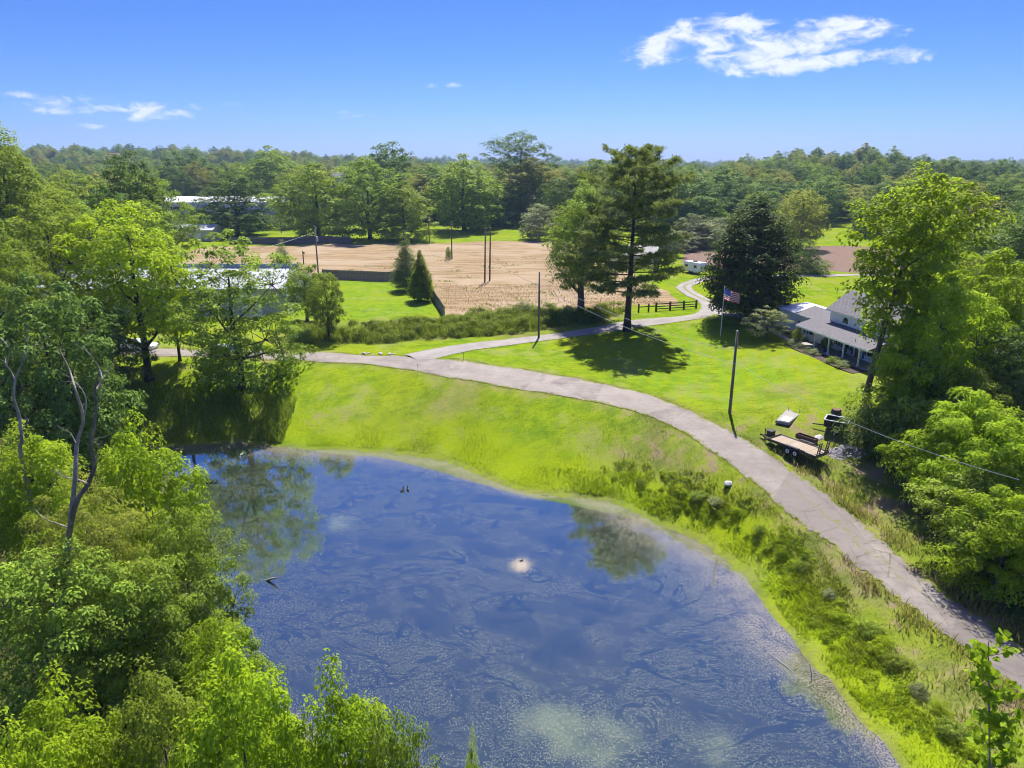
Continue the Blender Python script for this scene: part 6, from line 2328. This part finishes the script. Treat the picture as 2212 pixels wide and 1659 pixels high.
blades('mown_tufts', 'short tufts of grass on the strip between the weeds and the road', x_, y_, rg.uniform(.06, .18, len(x_)), rg.uniform(.025, .05, len(x_)), MAT['weed_mix'], rg, lean=1.1)
okv = lambda x, y: (lambda r: (r > .2) & (x > 24) & (rg.uniform(0, 1, len(x)) < (.30 + .6 * patch(x, y, .9)) * np.exp(-r / 1.8)))(sdist(ROAD_POLY, x, y))
x_, y_ = rnd_where(rg, 5000, 24, 37, 30, 62, okv)
blades('verge_weeds', 'straw coloured weeds on the verge under the right hand trees', x_, y_, rg.uniform(.2, .75, len(x_)), rg.uniform(.03, .06, len(x_)), MAT['weed_dry'], rg, lean=.5)
# hedge row between lawn and road
HEDGE = np.array([(-33, 99.6), (-20, 98.2), (-7, 101), (3.2, 104.2), (12, 109.6), (18, 113.6), (19.5, 117.5), (6, 119.6), (-7, 117.6), (-14, 112.5), (-24, 107.5), (-33, 106)])
okh = lambda x, y: sdist(HEDGE, x, y) < -.2
x_, y_ = rnd_where(rg, 15000, -34, 21, 97, 121, okh)
hh_ = (1.0 + .45 * patch(x_, y_, .6) + .2 * patch(x_, y_, 1.7)) * np.clip(-sdist(HEDGE, x_, y_) / 1.8, .35, 1)
blades('hedge_weeds', 'tall tangled weeds of the hedge row along the road', x_, y_, hh_ * rg.uniform(.6, 1.5, len(x_)), rg.uniform(.06, .13, len(x_)), MAT['weed'], rg, lean=.35)
cx_, cy_ = rnd_where(rg, 420, -34, 21, 97, 121, okh)
ch_ = hzv(cx_, cy_) + (1.15 + .6 * patch(cx_, cy_, .55) + .35 * rg.uniform(-1, 1, len(cx_))) * np.clip(-sdist(HEDGE, cx_, cy_) / 1.4, .35, 1)
per_ = 90
id_ = np.repeat(np.arange(len(cx_)), per_)
n_ = len(id_)
dr_ = rg.normal(size=(n_, 3))
dr_ /= np.linalg.norm(dr_, axis=1)[:, None]
dr_[:, 2] = np.where(rg.uniform(0, 1, n_) < .6, np.abs(dr_[:, 2]), dr_[:, 2])
pos_ = np.stack([cx_, cy_, ch_], 1)[id_] + dr_ * (rg.uniform(0, 1, n_) ** .35 * rg.uniform(.45, .95, len(cx_))[id_])[:, None] * np.array([1, 1, .8])
nr_ = dr_ * .8 + np.array([0, 0, .5]) + rg.normal(size=(n_, 3)) * .35
o_ = link('hedge_foliage', leaf_obj_mesh('hedge_foliage', rg, pos_, nr_, .24, .13, MAT['weed'], rg.uniform(0, 1, len(cx_))[id_]))
tag(o_, 'leafy green growth of the hedge row along the road', 'hedge', kind='stuff')
# shaded undergrowth at the left pond corner
oku = lambda x, y: (sdist(POND, x, y) > .3) & (rg.uniform(0, 1, len(x)) < .5 + .5 * patch(x, y, .8))
x_, y_ = rnd_where(rg, 16000, -50, -26, 70, 83, oku)
blades('corner_undergrowth', 'dark green undergrowth in tree shade at the left corner of the pond', x_, y_, rg.uniform(.2, .9, len(x_)), rg.uniform(.05, .1, len(x_)), MAT['weed'], rg, lean=.5)
# green shoots in the dry field
okf = lambda x, y: patch(x + 3, y, .35) > .72
x_, y_ = rnd_where(rg, 900, -40, 24, 124, 200, lambda x, y: okf(x, y) & (sdist(FIELD, x, y) < -1))
blades('field_weeds', 'scattered green shoots in the dry field', x_, y_, rg.uniform(.2, .5, len(x_)), rg.uniform(.1, .2, len(x_)), MAT['weed'], rg, lean=.5)
x_, y_ = rnd_where(rg, 6000, -45, 27, 119.5, 150, lambda x, y: sdist(FIELD, x, y) < -.5)
blades('field_stubble', 'pale dry stubble standing in the field', x_, y_, rg.uniform(.12, .4, len(x_)), rg.uniform(.05, .10, len(x_)), MAT['straw'], rg, lean=.6)
# grass pushing through the cracked stretch of road
cl_ = resample(down(catmull([(23.2, 45.5), (23.6, 42.5), (23.9, 39.5), (24.1, 37), (24.3, 34.5), (24.9, 31.5)], 6)), .05)
k_ = rg.randint(0, len(cl_), 1500)
x_, y_ = cl_[k_, 0] + rg.normal(size=1500) * .09, cl_[k_, 1] + rg.normal(size=1500) * .1
kp_ = patch(x_, y_, 1.3) > -.35
x_, y_ = x_[kp_], y_[kp_]
blades('crack_grass', 'grass growing along the crack in the old asphalt', x_, y_, rg.uniform(.05, .16, len(x_)), rg.uniform(.02, .04, len(x_)), MAT['weed'], rg, lean=.6, base=hzv(x_, y_) + .10)

# tangled leafy growth between the shrubs of the right bank
cx_, cy_ = rnd_where(rg, 260, 8, 29, 27, 66, lambda x, y: (lambda d, r: (d > 1.4) & (d < 3.9) & (r > .8) & (rg.uniform(0, 1, len(x)) < (.5 + .6 * patch(x, y, .8)) * sst(8, 13, x)))(sdist(POND, x, y), sdist(ROAD_POLY, x, y)))
id_ = np.repeat(np.arange(len(cx_)), 70)
n_ = len(id_)
dr_ = rg.normal(size=(n_, 3))
dr_ /= np.linalg.norm(dr_, axis=1)[:, None]
dr_[:, 2] = np.abs(dr_[:, 2])
sz_ = rg.uniform(.15, .48, len(cx_))
pos_ = np.stack([cx_, cy_, hzv(cx_, cy_)], 1)[id_] + dr_ * (rg.uniform(0, 1, n_) ** .4 * sz_[id_])[:, None] * np.array([1.2, 1.2, .9])
o_ = link('bank_tangle', leaf_obj_mesh('bank_tangle', rg, pos_, dr_ * .7 + np.array([0, 0, .5]) + rg.normal(size=(n_, 3)) * .4, .17, .07, MAT['weed_bright'], rg.uniform(0, 1, len(cx_))[id_]))
tag(o_, 'tangled leafy weeds between the shrubs of the right pond bank', 'weeds', kind='stuff')

# ragged turf along the road edges
for nm_, ln_, sg_ in (('near', ROAD_NEAR, 1), ('far', ROAD_FAR, -1)):
    e_ = resample(catmull(ln_, 10), .04)
    e_ = e_[(e_[:, 1] > 30) & (e_[:, 0] > -50)]
    k_ = rg.randint(0, len(e_), 9000)
    x_, y_ = e_[k_, 0] + rg.normal(size=9000) * .28, e_[k_, 1] + rg.normal(size=9000) * .28
    kp_ = (patch(x_, y_, 1.1) + .5 * patch(x_, y_, 2.7) > -.15)
    x_, y_ = x_[kp_], y_[kp_]
    blades('road_edge_grass', 'ragged grass creeping over the %s edge of the road' % nm_, x_, y_, rg.uniform(.04, .16, len(x_)), rg.uniform(.03, .06, len(x_)), MAT['weed_mix'], rg, lean=1.1, base=hzv(x_, y_) + .05)

G_S = 'shrubs on the right bank of the pond'
rb_ = random.Random(14)
SH = [(1385, 1045), (1470, 1062), (1510, 1075), (1548, 1088), (1590, 1110), (1640, 1150), (1690, 1200), (1735, 1235), (1790, 1290), (1815, 1340), (1880, 1370), (1900, 1405), (1935, 1440), (1985, 1500), (2030, 1540), (2060, 1590), (2110, 1640)]
for i, (u, v) in enumerate(SH):
    p = spot(u, v)
    big = .55 + .5 * rb_.random()
    key = ('shrub', 'shrub_lime', 'shrub', 'shrub_grey', 'shrub_lime')[i % 5]
    plant(key, 'bank_shrub', p.x, p.y, (.45 if i < 4 else .75) * big + .2, (.5 + .4 * rb_.random()) * big, rb_.uniform(0, 6.28),
          ('first', 'second', 'third', 'fourth', 'fifth', 'sixth', 'seventh', 'eighth', 'ninth', 'tenth', 'eleventh', 'twelfth', 'thirteenth', 'fourteenth', 'fifteenth', 'sixteenth', 'seventeenth')[i]
          + ' shrub from the far end of the row along the right pond bank', 'shrub', G_S)
for i, (u, v, h, lab) in enumerate(((830, 735, 1.9, 'bush in the hedge row below the conifers'), (1130, 690, 2.6, 'tallest pale bush in the hedge row left of the pole'), (1235, 690, 2.0, 'dark bush in the hedge row right of the pole'),
                                    (1290, 700, 1.8, 'dark bush in the hedge row before the thick trunk'), (640, 745, 2.0, 'dark bush in the ditch before the small trees'), (970, 660, 2.2, 'sparse vine bush beside the field pole'))):
    if i == 5:
        plant('shrub', 'vine_bush', PD.x - .9, PD.y - .2, 3.4, .8, .4, lab, 'bush')
        continue
    p = spot(u, v)
    plant(('shrub', 'shrub_grey', 'shrub_dark', 'shrub_dark', 'shrub_dark', 'shrub')[i], 'hedge_bush', p.x, p.y + 2, h, 1.7, i * 1.3, lab, 'bush', 'bushes of the hedge row')
p_ = spot(1578, 692)
for i, (dx, dy, lab) in enumerate(((-1.2, -1.0, 'left dark shrub at the foot of the maple'), (1.0, -1.6, 'right dark shrub at the foot of the maple'), (0, -2.0, 'middle dark shrub at the foot of the maple'))):
    plant('shrub_dark', 'maple_shrub', 37.2 + dx, 113.6 + dy, 2.0, 1.5, i * 2.0, lab, 'shrub', 'shrubs under the maple')
MBk = MB()
for k in range(36):
    a0, a1 = 2 * math.pi * k / 36, 2 * math.pi * (k + 1) / 36
    P0, P1 = (37.3 + 3.6 * math.cos(a0), 112.4 + 2.6 * math.sin(a0)), (37.3 + 3.6 * math.cos(a1), 112.4 + 2.6 * math.sin(a1))
    MBk.bar((*P0, hz(*P0) + .06), (*P1, hz(*P1) + .06), .16, .18)
tag(MBk.build('bed_edging', MAT['concrete']), 'pale curved edging round the bed under the maple', 'edging')
